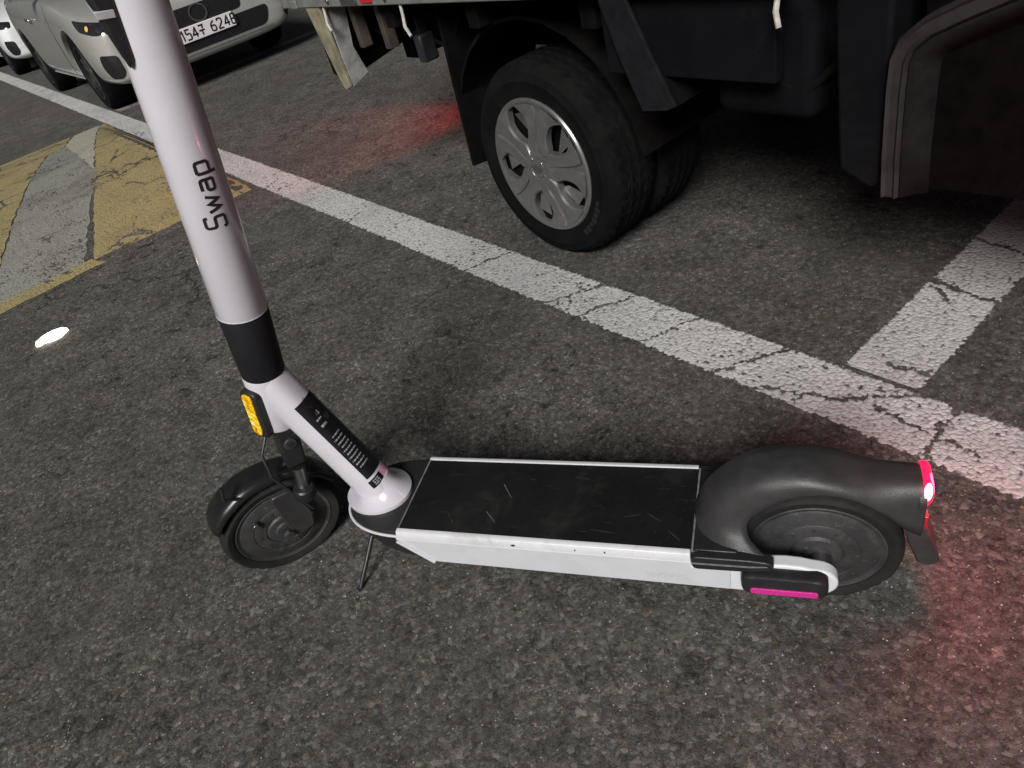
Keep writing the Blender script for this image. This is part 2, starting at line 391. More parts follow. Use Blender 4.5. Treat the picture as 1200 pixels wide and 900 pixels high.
# white (grey-worn) stripes lie between yellow ones; all slant across the hump
near, far = -3.64, -6.93
stripe('yellow_stripe', [(near, 1.0), (near, .9), (near-.06, .20), (-5.05, .565), (far, .99), (far, 1.02), (-5.2, 1.02)], m_yel, .0024)
stripe('white_stripe', [(-5.04, .575), (near-.07, .155), (near-.08, -.26), (-4.03, -.175), (-6.23, .475), (-6.28, .60)], m_wht, .0030)
stripe('pale_stripe', [(far, .985), (-5.06, .562), (-6.27, .605), (far, .77)], m_wht2, .0036)
stripe('yellow_stripe', [(far, .75), (-6.27, .60), (-6.235, .47), (-4.02, -.185), (near-.10, -.27), (near-.10, -.8), (-4.5, -.7), (far, -.25)], m_yel, .0042)
stripe('yellow_border', [(near+.02, .23), (near-.08, .19), (near-.085, -.8), (near+.03, -.8)], m_yel, .0048)
stripe('white_stripe', [(far, -.27), (-4.5, -.72), (near-.1, -.82), (near-.1, -1.4), (far, -.9)], m_wht, .0030)

# ---------------------------------------------------------------- common materials
m_white = mat('white_scooter_paint', (.60, .585, .64), .22, var=.035, vs=9, coat=.7, dirt=.10, dirtcol=(.40, .385, .39), rvar=.08)
m_whitep = mat('white_panel_plastic', (.64, .655, .69), .38, var=.03, vs=20, dirt=.14, dirtcol=(.32, .31, .3))
m_whitew = mat('scuffed_white_trim', (.64, .645, .67), .4, var=.04, vs=40, dirt=.45, dirtcol=(.25, .23, .22))
m_blk = mat('black_plastic', (.016, .016, .017), .42, var=.15, bump=.15, bs=500, dirt=.12, dirtcol=(.08, .08, .075))
m_sleeve = mat('black_sleeve', (.011, .0105, .014), .62, var=.1, bump=.12, bs=700, spec=.25)
m_fend = mat('scuffed_grey_black_plastic', (.034, .033, .034), .45, var=.2, vs=25, bump=.25, bs=500, dirt=.4, dirtcol=(.075, .075, .073))
m_mat_ = mat('black_grip_mat', (.0085, .0085, .0085), .62, var=.3, vs=8, bump=.5, bs=900, dirt=.6, dirtcol=(.040, .040, .037), scratch=.2, spec=.2)
m_rub = mat('tyre_rubber', (.014, .014, .014), .75, var=.25, vs=18, bump=.3, bs=400, dirt=.25, dirtcol=(.05, .048, .045), spec=.3)
m_disc = mat('dusty_hub_motor', (.032, .032, .033), .55, var=.25, vs=30, bump=.25, bs=300, dirt=.85, dirtcol=(.13, .128, .12))
m_steel = mat('dull_steel', (.35, .35, .34), .35, metal=1, var=.15, vs=60, dirt=.2)
m_txt = mat('black_print', (.012, .012, .016), .5, var=.05)
m_lab = mat('black_label_film', (.009, .009, .012), .35, var=.2, dirt=.1)
m_prn = mat('pale_print', (.36, .36, .40), .6, var=.3, vs=400)
m_prn2 = mat('dim_print', (.06, .06, .07), .6, var=.3, vs=400)
m_mag = mat('magenta_reflector', (.62, .03, .28), .3, var=.2, vs=300, bump=.6, bs=900)
m_pink = mat('pink_sticker', (.70, .36, .52), .5, var=.15, vs=200)
m_red = mat('lit_red_lens', (.5, .01, .02), .2, emit=(1.0, .006, .04), es=3.2)
m_core = mat('lamp_core', (.9, .6, .6), .3, emit=(1, .20, .28), es=4)
m_redr = mat('red_reflector', (.30, .012, .02), .25, var=.2, vs=300, emit=(1, .02, .06), es=.12)  # unlit reflector, faint red glow added by emission
# amber reflector: returned light painted into the colour as bright yellow patches
m_amb, t, b = new_mat('amber_reflector')
oc = nd(t, 'ShaderNodeTexCoord').outputs['Object']
vv = nd(t, 'ShaderNodeTexVoronoi', i_Scale=170, distance='CHEBYCHEV'); t.links.new(oc, vv.inputs['Vector'])
cl = noise(t, oc, 42, 4, .6, .8)
t.links.new(ramp(t, cl, [(.36, (.45, .17, .004)), (.46, (.95, .48, .004)), (.54, (.98, .74, .03)), (.62, (.99, .95, .42))]), b.inputs['Base Color'])
b.inputs['Roughness'].default_value = .15
bp = nd(t, 'ShaderNodeBump', i_Strength=.8, i_Distance=.003); t.links.new(vv.outputs[0], bp.inputs['Height']); t.links.new(bp.outputs[0], b.inputs['Normal'])

# ================================================================ SCOOTER  (local x forward, y towards the camera side, z up)
SW = 2.6824
scoot = thing('kick_scooter', 'white shared electric kick scooter with black deck standing on the asphalt', 'kick scooter', (.3939, .6700, 0), SW)
A0 = V((.8895, 0, .487)); RK = .220; AX = V((-sin(RK), 0, cos(RK))); FX = V((cos(RK), 0, sin(RK))); NY = V((0, 1, 0))
PHI = R_(48)
RS = M.Rotation(PHI, 4, AX)
def st(p): return A0+(RS @ (V(p)-A0))                                    # steered part
def AXP(s, u=0, v=0): return A0+AX*s+FX*u+NY*v                          # along axis, forward, left (unsteered)
def sax(s, u=0, v=0): return st(AXP(s, u, v))
def cyl(s0, s1, r0, r1=None, n=48, fn=sax, r2=None):
    """round tube on the steering axis; a slightly rounded lip at both ends"""
    r1 = r1 or r0; bm = bmesh.new(); e = .0025
    prof = [(s0, 0), (s0, r0-e), (s0+e*.3, r0-e*.3), (s0+e, r0), (s1-e, r1), (s1-e*.3, r1-e*.3), (s1, r1-e), (s1, 0)]
    rings = [[fn(s, r*cos(2*pi*k/n), r*sin(2*pi*k/n)) for k in range(n)] for s, r in prof[1:-1]]
    loft(bm, rings); return bm
stem = obj('stem', cyl(.126, .70, .0408, .0345), m_white, scoot)
def stem_r(s): return .0408+(.0345-.0408)*(s-.126)/(.70-.126)
obj('clamp_sleeve', cyl(-.004, .1275, .0368, .0402), m_sleeve, scoot)
obj('stem_seam_ring', cyl(.126, .1295, .0413, .0413), m_whitew, stem)
# lettering on the side of the stem, read upwards
def on_stem(u, v, off=.0006, az0=0.0):
    """u along the axis, v across (positive = towards the rear of the steered stem)"""
    r = stem_r(u)+off; th = pi/2+az0+v/r
    return sax(u, r*cos(th), r*sin(th))
TW = .0042
def glyphs(text, fn, h, wd, adv, m, parent, name):
    G = {
     'S': [rnd([(.60, .86), (.58, 1), (.05, 1), (.05, .52), (.60, .50), (.60, 0), (.05, 0), (.02, .16)], .14)],
     'w': [[(0, .62), (.2, .0), (.40, .56), (.60, .0), (.80, .62)]],
     'a': [rnd([(.04, .62), (.56, .62), (.56, 0)], .14), rnd([(.56, .0), (.02, 0), (.02, .35), (.56, .35)], .12)],
     'p': [[(.04, -.3), (.04, .62)], rnd([(.04, .0), (.58, 0), (.58, .62), (.04, .62)], .16)],
     '1': [[(.1, .8), (.32, 1), (.32, 0)]],
     '2': [rnd([(.05, .8), (.05, 1), (.55, 1), (.55, .6), (.05, .12), (.05, 0)], .18)+[(.58, 0)]],
     '4': [[(.42, 0), (.42, 1), (.02, .3), (.62, .3)]],
     '5': [[(.55, 1), (.1, 1), (.06, .55)]+rnd([(.06, .56), (.56, .62), (.56, 0), (.02, .02)], .22)],
     '6': [rnd([(.5, 1), (.05, .7), (.05, 0), (.56, 0), (.56, .55), (.06, .52)], .2)],
     '8': [rnd([(.08, .52), (.08, 1), (.53, 1), (.53, .52), (.58, .5), (.58, 0), (.03, 0), (.03, .5)], .16, closed=True)+[(.08, .52)], [(.1, .51), (.5, .51)]],
     'K': [[(.05, .98), (.55, .98), (.42, .62)], [(-.02, .48), (.66, .48)], [(.32, .48), (.32, 0)]],
    }
    x = 0
    for ch in text:
        bm = bmesh.new()
        for s in G.get(ch, []):
            d_ = []
            for p, q in zip(s, s[1:]):
                n = max(1, int(math.hypot(q[0]-p[0], q[1]-p[1])/.12)); d_ += [(p[0]+(q[0]-p[0])*k/n, p[1]+(q[1]-p[1])*k/n) for k in range(n)]
            d_.append(s[-1]); stroke2d(bm, [(x+px*h, py*h) for px, py in d_], wd, fn)
        x += adv.get(ch, .82)*h
        if len(bm.faces): obj(name, bm, m, parent, smooth=False)
        else: bm.free()
UC = .79-.487+.0; s0 = .290
glyphs('Swap', lambda u, v: on_stem(s0+u, -v+.0145, az0=.0), .029, TW, {'S': .86, 'w': 1.06, 'a': .82, 'p': .8}, m_txt, stem, 'letter')
# handlebar, above the picture
bar = bmesh.new(); tube(bar, [sax(.705, 0, -.25), sax(.70, 0, -.1), sax(.70, 0, .1), sax(.705, 0, .25)], .016, 16)
bar = obj('handlebar', bar, m_blk, scoot)
for s in (-1, 1):
    bm = bmesh.new(); tube(bm, [sax(.705, 0, s*.14), sax(.706, 0, s*.26)], .0185, 16); obj('grip', bm, m_rub, bar)
# headlamp housing in front of the stem: a black wedge with a pale band
bm = bmesh.new()
prof = [(.508, .0345), (.54, .0425), (.575, .0510), (.70, .072), (.70, .027), (.52, .027)]
rings = []
for v in (-.028, -.023, .023, .028):
    k = .004 if abs(v) > .025 else 0
    rings.append([sax(s+(k if i == 0 else 0), u-k*(u > .045), v) for i, (s, u) in enumerate(prof)])
loft(bm, rings)
hl = obj('headlamp_housing', bm, m_blk, scoot, bevel=.003)
bm = bmesh.new()
loft(bm, [[sax(s, u, v) for s, u in ((.566, .0498), (.575, .0520), (.575, .030), (.566, .030))] for v in (-.0292, .0292)])
obj('trim_band', bm, mat('grey_trim', (.42, .42, .43), .4, var=.1), hl, bevel=.001)
# head shell + neck (frame, not steered)
def fax(s, u=0, v=0): return AXP(s, u, v)
obj('head_shell', cyl(-.122, -.002, .0365, .0372, fn=fax), m_white, scoot)
N0, N1 = V((.8915, 0, .4695)), V((.7735, 0, .1875))
nd_ = (N1-N0).normalized(); nu = V((-nd_.z, 0, nd_.x)); nu = nu if nu.x < 0 else -nu       # nu: the rider-side (upper) direction
NL = (N1-N0).length
def neck(u, th, off=0, ru=.047, rv=.043):
    """u metres along the neck, th measured from the rider-side ridge towards the camera side"""
    c_, s_ = cos(th), sin(th); k = (abs(c_)**2.6+abs(s_)**2.6)**(-1/2.6)
    return N0+nd_*u+nu*(k*c_*(ru+off))+NY*(k*s_*(rv+off))
bm = bmesh.new()
def nr(u):
    x = u/NL
    return .0365-.0015*sin(pi*min(1, x*1.1))
rings = [[neck(u, 2*pi*k/40, 0, nr(u)*q, (nr(u)-.003)*q) for k in range(40)] for u, q in [(-.020, .55), (-.016, .80), (-.008, .95)]+[(NL*i/16, 1) for i in range(17)]]
loft(bm, rings)
nk = obj('neck_tube', bm, m_white, scoot)
# flared foot of the neck
bm = bmesh.new(); rings = []
for i in range(13):
    x = i/12; e = x**3.4
    z = .213-.028*x**.9
    cx = N1.x+(z-N1.z)*(N0.x-N1.x)/(N0.z-N1.z)+.006*e
    rx = .0372+.0285*e; ry = .0322+.0255*e
    rings.append([V((cx+rx*cos(2*pi*k/48), ry*sin(2*pi*k/48), z-.0155*(1-e)*cos(2*pi*k/48))) for k in range(48)])
rings.append([V((p.x, p.y, .170)) for p in rings[-1]])
loft(bm, rings)
obj('neck_flange', bm, m_white, nk)
# warning label on the rider-side face of the neck
def lab(u, v): return neck(u, v, .0008, nr(u), nr(u)-.003)
def patch(fn, u0, u1, v0, v1, nu_, nv, rr=.0):
    bm = bmesh.new()
    g = [[bm.verts.new(fn(u0+(u1-u0)*i/nu_, v0+(v1-v0)*j/nv)) for j in range(nv+1)] for i in range(nu_+1)]
    for i in range(nu_):
        for j in range(nv): bm.faces.new((g[i][j], g[i+1][j], g[i+1][j+1], g[i][j+1]))
    return bm
LU0, LU1 = .066, .256
lb = obj('warning_label', patch(lab, LU0, LU1, -.70, .86, 16, 12), m_lab, nk)
def labp(u, v): return neck(u, v, .0014, nr(u), nr(u)-.003)
bm = bmesh.new()
def bar_(bm, fn, u, du, v0, v1):
    n = max(2, int(abs(v1-v0)/.12))
    a = [bm.verts.new(fn(u, v0+(v1-v0)*i/n)) for i in range(n+1)]; b_ = [bm.verts.new(fn(u+du, v0+(v1-v0)*i/n)) for i in range(n+1)]
    for i in range(n): bm.faces.new((a[i], a[i+1], b_[i+1], b_[i]))
rg = random.Random(3)
def words(bm, u, du, v0, v1):
    v = v0
    while v < v1:
        L = rg.uniform(.05, .16); bar_(bm, labp, u, du, v, min(v1, v+L)); v += L+rg.uniform(.025, .05)
words(bm, .108, .0035, .18, .56)
words(bm, .121, .005, .20, .58)
for i in range(10): 
    words(bm, .150+i*.0086, .0027, -.02+.05*(i > 5), rg.choice((.66, .58, .72, .62)))
stroke2d(bm, [(.094, .12), (.103, .05), (.103, .19)], .0016, labp, closed=False)
stroke2d(bm, [(.103, .30), (.096, .24)], .0016, labp)
for k in range(3): bar_(bm, labp, .0955+k*.003, .0016, .10-.02*k, .16+.02*k)
obj('printed_text', bm, m_prn, lb, smooth=False, kind='stuff')
bm = bmesh.new(); stroke2d(bm, [(.074+.012*cos(a)*1.0, .2+.27*sin(a)) for a in [2*pi*k/4 for k in range(4)]], .0012, labp, closed=True)
for k in range(3): words(bm, .112+k*.004, .002, -.3, .05)
obj('faint_emblem', bm, m_prn2, lb, smooth=False, kind='stuff')
sb = obj('small_sticker', patch(lab, .262, .279, .12, .95, 3, 10), m_lab, nk)
obj('pink_sticker', patch(lab, .2605, .2795, -.75, .10, 3, 10), m_pink, nk)
bm = bmesh.new()
for k in range(3): words(bm, .2650+k*.0042, .0022, .35, .72)
obj('printed_text', bm, m_prn, sb, smooth=False, kind='stuff')

# amber side reflector on the head shell
az = R_(76)      # from forward towards the camera side
dv = FX*cos(az)+NY*sin(az); tv = -FX*sin(az)+NY*cos(az)
def rfl(s, t_, o_): return A0+AX*s+dv*o_+tv*t_
bm = bmesh.new(); out = rnd([(-.128, -.022), (-.020, -.022), (-.020, .018), (-.128, .018)], .016, 5, True)
loft(bm, [[rfl(s, t_, .029) for s, t_ in out], [rfl(s, t_, .045) for s, t_ in out]])
bz = obj('reflector_bezel', bm, m_blk, scoot, bevel=.002)
bm = bmesh.new(); out = rnd([(-.122, -.0165), (-.027, -.0165), (-.027, .006), (-.122, .006)], .010, 5, True)
loft(bm, [[rfl(s, t_, .042) for s, t_ in out], [rfl(s, t_, .0478) for s, t_ in out]])
obj('side_reflector', bm, m_amb, bz, bevel=.001)

# fork (steered)
WR = .124; s_ax = (.487-WR)/cos(RK)      # distance from A0 down the axis to axle height
OFF = .046
Wc = V((1.0322, -0.0183, 0.1178))
def wf(p): return st(Wc+V(p))            # wheel frame: x forward, y left, z up, steered
def wsm(x, y, z): return wf((x, y, z))
bm = bx((-.222, -.021, -.030), (-.114, .021, .032))
for v in bm.verts: v.co = sax(v.co.x, v.co.y*(1.0 if v.co.x > -.2 else .9), v.co.z)
fk = obj('fork', bm, m_blk, scoot, bevel=.006, seg=3)
bm = bmesh.new(); tube(bm, [sax(-.158, 0, .030), sax(-.158, 0, .0355)], .0125, 18); obj('bolt', bm, m_fend, fk, bevel=.0015)
bm = bmesh.new(); tube(bm, [sax(-.158, 0, .035), sax(-.158, 0, .0370)], .006, 6); obj('bolt_socket', bm, m_blk, fk)
for s in (-1, 1):
    bm = bmesh.new(); tube(bm, [sax(-.225, .0, s*.030), sax(-.30, .004, s*.042)], .0115, 18)
    obj('suspension_rod', bm, m_steel, fk)
    bm = bmesh.new(); tube(bm, [sax(-.268, .004, s*.041), sax(-.272, .004, s*.041), sax(-.292, .004, s*.042), sax(-.296, .004, s*.042)], [.018, .021, .021, .018], 20)
    obj('dust_boot', bm, m_blk, fk)
    # lower leg: flat plate from the boot to the axle
    bm = bmesh.new(); prof = rnd([(-.026, .105), (.016, .112), (.022, .03), (.022, -.022), (-.022, -.022), (-.034, .02)], .012, 4, True)
    loft(bm, [[wsm(x-.030, s*y, z) for x, z in prof] for y in (.034, .048)])
    lg = obj('fork_leg', bm, m_fend, fk, bevel=.003)
    bm = bmesh.new(); tube(bm, [wsm(0, s*.047, 0), wsm(0, s*.056, 0)], .0115, 6); obj('axle_nut', bm, m_disc, lg, bevel=.001)
    for (bx_, bz_) in ((-.05, .045), (-.057, .005), (.040, .058)):
        bm = bmesh.new(); tube(bm, [wsm(bx_, s*.030, bz_), wsm(bx_, s*.040, bz_)], .0062, 12); obj('bolt', bm, m_steel, lg, bevel=.001)
# wheels
def wheel_parts(root, wfn, name):
    bm = bmesh.new(); N = 96
    prof = [(.100, .024), (.106, .0275), (.114, .0285), (.119, .0255), (.1215, .021), (.1235, .014), (.1225, .0135), (.1225, .0115), (.124, .011), (.1243, .0), (.124, -.011), (.1225, -.0115), (.1225, -.0135), (.1235, -.014), (.1215, -.021), (.119, -.0255), (.114, -.0285), (.106, -.0275), (.100, -.024)]
    lathe(bm, prof, N, close=True)
    for v in bm.verts:
        r = math.hypot(v.co.x, v.co.z); k = int(round((math.atan2(v.co.z, v.co.x)/(2*pi)*N))) % N
        if .119 < r < .1236 and abs(v.co.y) > .018 and k % 3 == 0:
            f = (r-.0022)/r; v.co.x *= f; v.co.z *= f
    for v in bm.verts: v.co = wfn(*v.co)
    ty = obj(name, bm, m_rub, root)
    bm = bmesh.new()
    lathe(bm, [(.101, -.022), (.101, .022), (.097, .0245), (.094, .0225), (.090, .0215), (.086, .024), (.064, .0275), (.0625, .0265), (.060, .0285), (.040, .030), (.038, .028), (.034, .0325), (.022, .034), (.020, .0385), (0, .039)], 64, T=lambda p: wfn(*p))
    lathe(bm, [(.101, -.022), (.097, -.0245), (.09, -.0215), (.06, -.028), (.034, -.0325), (.02, -.038), (0, -.039)], 64, T=lambda p: wfn(*p))
    obj('hub_motor', bm, m_disc, ty)
    bm = bmesh.new()
    for k in range(10):
        a = 2*pi*k/10+.2
        tube(bm, [wfn(.052*cos(a), .0275, .052*sin(a)), wfn(.052*cos(a), .0305, .052*sin(a))], .0032, 8)
    obj('hub_screws', bm, m_fend, ty)['kind'] = 'stuff'
    return ty
wheel_parts(scoot, wsm, 'front_tyre')
def rwf(x, y, z): return V((x+.003, y, WR-.003+z))
wheel_parts(scoot, rwf, 'rear_tyre')

def fender(stations, fn, m, name, parent, n=14, th=.0035):
    """stations: (crown x, crown z, lip x, lip z, half width, roundness)"""
    # smooth with Catmull-Rom
    S = [stations[0]]+list(stations)+[stations[-1]]; fine = []
    for i in range(1, len(S)-2):
        for k in range(5):
            u = k/5; p = []
            for a, b_, c_, d in zip(S[i-1], S[i], S[i+1], S[i+2]):
                p.append(.5*((2*b_)+(-a+c_)*u+(2*a-5*b_+4*c_-d)*u*u+(-a+3*b_-3*c_+d)*u**3))
            fine.append(p)
    fine.append(list(stations[-1]))
    bm = bmesh.new(); rings = []
    for cx, cz, lx, lz, hw, ex in fine:
        r = []
        for j in range(-n, n+1):
            a = j/n*pi/2; s_ = abs(sin(a))**ex*(1 if a >= 0 else -1); c_ = abs(cos(a))**ex
            r.append(fn(lx+(cx-lx)*c_, hw*s_, lz+(cz-lz)*c_))
        rings.append(r)
    loft(bm, rings, closed=False)
    o = obj(name, bm, m, parent)
    x = o.modifiers.new('solid', 'SOLIDIFY'); x.thickness = th; x.offset = -1
    return o
# front mudguard
def arc(a, r): return (r*cos(R_(a)), r*sin(R_(a)))
sts = []
for a, cr, lr, hw in ((36, .134, .128, .022), (39, .144, .131, .030), (46, .150, .133, .034), (54, .152, .134, .036), (66, .153, .134, .036), (85, .154, .134, .034), (112, .153, .133, .031), (140, .150, .133, .029), (165, .146, .132, .026)):
    c_ = arc(a, cr); l_ = arc(a, lr); sts.append((c_[0], c_[1], l_[0], l_[1], hw, .75))
fmg = fender(sts, wsm, mat('glossy_black_mudguard', (.014, .014, .014), .28, var=.15, dirt=.15, dirtcol=(.06, .06, .055)), 'front_mudguard', scoot)
bm = bmesh.new(); tube(bm, [wsm(.02, .03, .135), wsm(.05, .035, .165), wsm(.04, .03, .19)], .0035, 8); obj('mudguard_bracket', bm, m_blk, fmg)
# brake cable near the crown
bm = bmesh.new(); tube(bm, [sax(-.16, .03, -.02), sax(-.19, .052, .0), sax(-.235, .05, .02), sax(-.27, .03, .035), sax(-.33, .0, .05)], .003, 8); obj('brake_cable', bm, m_blk, fk)

# deck
def sup(cx, rx, ry, n, e=2.3, a0=-90, a1=90):
    o_ = []
    for i in range(n+1):
        a = R_(a0+(a1-a0)*i/n); o_.append((cx+rx*abs(cos(a))**(2/e)*(1 if cos(a) >= 0 else -1), ry*abs(sin(a))**(2/e)*(1 if sin(a) >= 0 else -1)))
    return o_
out = [(.15, -.088)]+sup(.70, .138, .0935, 24)+[(.15, .088)]
bm = bmesh.new()
loft(bm, [[V((.35+(x-.35)*k, y*q, z)) for x, y in out] for k, q, z in ((.93, .78, .083), (.955, .80, .090), (.985, .90, .125), (.996, .97, .150), (1, 1, .1635), (1, 1, .169), (.994, .985, .1755), (.985, .965, .178))])
dk = obj('deck', bm, m_blk, scoot)
bm = prs([(.1855, -.0845), (.7005, -.0845), (.7005, .0845), (.1855, .0845)], .176, .1812, axes='xy')
gm = obj('grip_mat', bm, m_mat_, dk, bevel=.0008)
m_thin = mat('grey_mat_edge', (.16, .16, .16), .5, var=.3, vs=80)
for x in (.183, .7005):
    obj('mat_edge', bx((x, -.086, .1765), (x+.0028, .0862, .1822)), m_thin, dk)
# scratches on the mat
m_faint = mat('faint_scuff', (.045, .045, .043), .6, var=.4, vs=120)
for (x0, y0, x1, y1, mm) in ((.530, -.03, .508, .0, m_thin), (.545, .035, .522, .058, m_thin), (.262, .02, .238, .034, m_faint), (.300, .030, .272, .022, m_faint), (.224, .052, .205, .07, m_faint), (.62, .04, .60, .066, m_faint), (.40, -.055, .372, -.05, m_faint), (.35, .06, .31, .064, m_faint)):
    d = V((x1-x0, y1-y0)); pts = [(x0+d.x*k/4, y0+d.y*k/4) for k in range(5)]
    bm = bmesh.new(); stroke2d(bm, pts, .0011, lambda u, v: V((u, v, .1816))); obj('scratch_mark', bm, mm, gm, smooth=False)
for s in (-1, 1):
    # rolled white edge trim of the deck
    pr = [(.0850, .1826), (.0905, .1829), (.0948, .1805), (.0968, .1752), (.0968, .1640), (.0900, .1640), (.0855, .1765)]
    bm = bmesh.new(); loft(bm, [[V((x, s*u, v)) for u, v in pr] for x in (.187, .704)])
    tr = obj('edge_trim', bm, m_whitew, dk, bevel=.001)
    if s == 1:
        bm = bmesh.new()
        for x, dx in ((.475, .007), (.37, .002), (.32, .0025)):
            p = rnd([(x, .171), (x+dx, .169), (x+dx*1.4, .173), (x+dx*.3, .1755)], .002, 3, True)
            bm.faces.new([bm.verts.new(V((u, .0971, v))) for u, v in p])
        obj('chips', bm, m_blk, tr, smooth=False)['kind'] = 'stuff'
    # white side panel, leaning inwards, swept up at its front end
    pz = [(.712, .1625), (.187, .1625), (.187, .148), (.13, .148), (.13, .0835), (.655, .0885)]
    bm = bmesh.new()
    def lean(z): return .0955-.0105*(.1625-z)/.075
    loft(bm, [[V((x, s*(lean(z)-d), z)) for x, z in pz] for d in (.012, 0)])
    sp_ = obj('side_panel', bm, m_whitep, dk, bevel=.0022)
    # raised lip along the slanted front end of the panel
    bm = bmesh.new(); tube(bm, [V((.7085, s*(lean(.158)+.0008), .158)), V((.658, s*(lean(.0905)+.0008), .0905))], .0042, 10); obj('panel_lip', bm, m_white, sp_)
    # faint maker's plate
    bm = bmesh.new(); bm.faces.new([bm.verts.new(V((x, s*(lean(z)+.0005), z))) for x, z in ((.262, .118), (.203, .118), (.203, .104), (.262, .104))])
    if s == 1:
        obj('rating_plate', bm, mat('faint_grey_print', (.60, .61, .64), .5, var=.2, vs=500), sp_, smooth=False)
    else: bm.free()
    # white line that runs round the nose of the deck
    # rear arm down to the axle
    ap = [(.125, .0835), (.118, .139), (.085, .150), (.03, .152), (.012, .150), (.0, .1415)]
    ap = [(.20, .086), (.20, .146), (.085, .153), (.050, .156), (.028, .1545), (.014, .151)]+[(.005+.0295*cos(R_(a)), .120+.0295*sin(R_(a))) for a in range(95, 275, 15)]+[(.03, .0885), (.12, .083)]
    bm = bmesh.new(); loft(bm, [[V((x, s*y, z)) for x, z in ap] for y in (.062, .085)])
    arm = obj('rear_arm', bm, m_whitep, scoot, bevel=.004, seg=3)
    bm = bmesh.new(); tube(bm, [V((-.002, s*.036, .121)), V((-.002, s*.064, .121))], .016, 18); obj('axle', bm, m_steel, arm)
    # black bumper pod with magenta reflector
    pp = rnd([(-.010, .108), (.108, .106), (.114, .114), (.114, .144), (.102, .150), (.002, .149), (-.010, .142)], .014, 5, True)
    bm = bmesh.new(); loft(bm, [[V((.054+(x-.054)*k, s*y, .129+(z-.129)*k)) for x, z in pp] for y, k in ((.080, 1), (.098, 1), (.1025, .97), (.105, .90))])
    pod = obj('bumper_pod', bm, m_blk, arm, bevel=.0015)
    pp = rnd([(.004, .112), (.101, .111), (.101, .1235), (.004, .1245)], .006, 5, True)
    bm = bmesh.new(); loft(bm, [[V((x, s*y, z)) for x, z in pp] for y in (.100, .1072)])
    obj('pod_reflector', bm, m_mag, pod, bevel=.001)
    # black rear side trim with a pale groove
    tp = rnd([(.186, .1480), (.186, .1780), (.100, .1780), (.074, .1755), (.064, .168), (.070, .158), (.10, .1500)], .010, 5, True)
    bm = bmesh.new(); loft(bm, [[V((x, s*y, z)) for x, z in tp] for y in (.078, .094, .0975)])
    rt = obj('rear_trim', bm, m_blk, scoot, bevel=.003, seg=3)
    bm = bmesh.new(); tube(bm, [V((.185, s*.0978, .1635)), V((.10, s*.0978, .1645)), V((.075, s*.0968, .167))], .0014, 6); obj('trim_groove', bm, m_thin, rt)
# white seam that runs round the nose, under the black top
bm = bmesh.new(); npts = [V((.35+(x-.35)*1.0045, y*1.012, .1695)) for x, y in sup(.70, .138, .0935, 40)]
tube(bm, npts, .0028, 8); obj('nose_trim', bm, m_white, dk)
# top plate at the rear
bm = prs([(.118, -.084), (.182, -.084), (.182, .084), (.118, .084)], .172, .1795, axes='xy'); obj('rear_top_plate', bm, m_blk, dk, bevel=.002)
# rear fender with tail
fs = [(.188, .178, .078, .1765, .084, .85), (.183, .193, .090, .183, .074, .82), (.173, .216, .102, .195, .062, .8), (.151, .247, .100, .220, .053, .76), (.104, .286, .062, .254, .049, .75), (.038, .302, .012, .2715, .0465, .75),
      (-.014, .296, -.038, .2655, .0455, .75), (-.068, .283, -.084, .234, .044, .75), (-.112, .281, -.110, .205, .042, .7), (-.134, .279, -.131, .190, .040, .65)]
rf = fender(fs, lambda x, y, z: V((x, y, z)), m_fend, 'rear_fender', scoot)
# tail wall, lamp, reflector, flap
bm = bmesh.new(); tl = rnd([(-.040, .192), (.040, .192), (.038, .255), (.022, .277), (-.022, .277), (-.038, .255)], .008, 3, True)
loft(bm, [[V((x, u, v)) for u, v in tl] for x in (-.122, -.1335)]); tw = obj('tail_wall', bm, m_fend, rf, bevel=.002)
lp = rnd([(-.016, .226), (.016, .226), (.030, .250), (.031, .273), (.022, .281), (-.022, .281), (-.031, .273), (-.030, .250)], .006, 3, True)
bm = bmesh.new(); loft(bm, [[V((x-.10*(.25-v)*0, u*k, .252+(v-.252)*k)) for u, v in lp] for x, k in ((-.129, .98), (-.137, 1.0), (-.1415, .86))])
tlm = obj('tail_lamp', bm, m_red, rf, bevel=.001)
bm = bmesh.new(); loft(bm, [[V((x, .001+.0312*1, 0))+V((0, 0, 0)) for x in ()] or [V((-.1335+.0048*cos(a), y, .2720+.0150*sin(a))) for a in [2*pi*k/16 for k in range(16)]] for y in (.026, .0325)])
obj('lamp_core', bm, m_core, tlm)
lp = rnd([(-.034, .196), (.034, .196), (.037, .228), (-.037, .228)], .004, 3, True)
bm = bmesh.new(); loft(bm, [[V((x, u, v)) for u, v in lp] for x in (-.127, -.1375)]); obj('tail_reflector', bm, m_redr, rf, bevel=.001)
fp = [(-.106, .212), (-.135, .215), (-.1445, .18), (-.164, .124), (-.150, .114), (-.134, .120), (-.118, .165)]
obj('mud_flap', prs(fp, -.034, .034), m_fend, rf, bevel=.003)
tld = bpy.data.lights.new('scooter_tail_light', 'POINT'); tld.energy = 3.0; tld.color = (1, .04, .09); tld.shadow_soft_size = .03
tlo = bpy.data.objects.new('scooter_tail_light', tld); COL.objects.link(tlo); tlo.parent = scoot; tlo.location = (-.160, 0, .262)
# kickstand
bm = bmesh.new(); tube(bm, [V((.800, .015, .092)), V((.819, .036, .085)), V((.845, .105, .006)), V((.849, .112, .005))], [.007, .0052, .0045, .005], 12)
obj('kickstand', bm, m_blk, scoot)

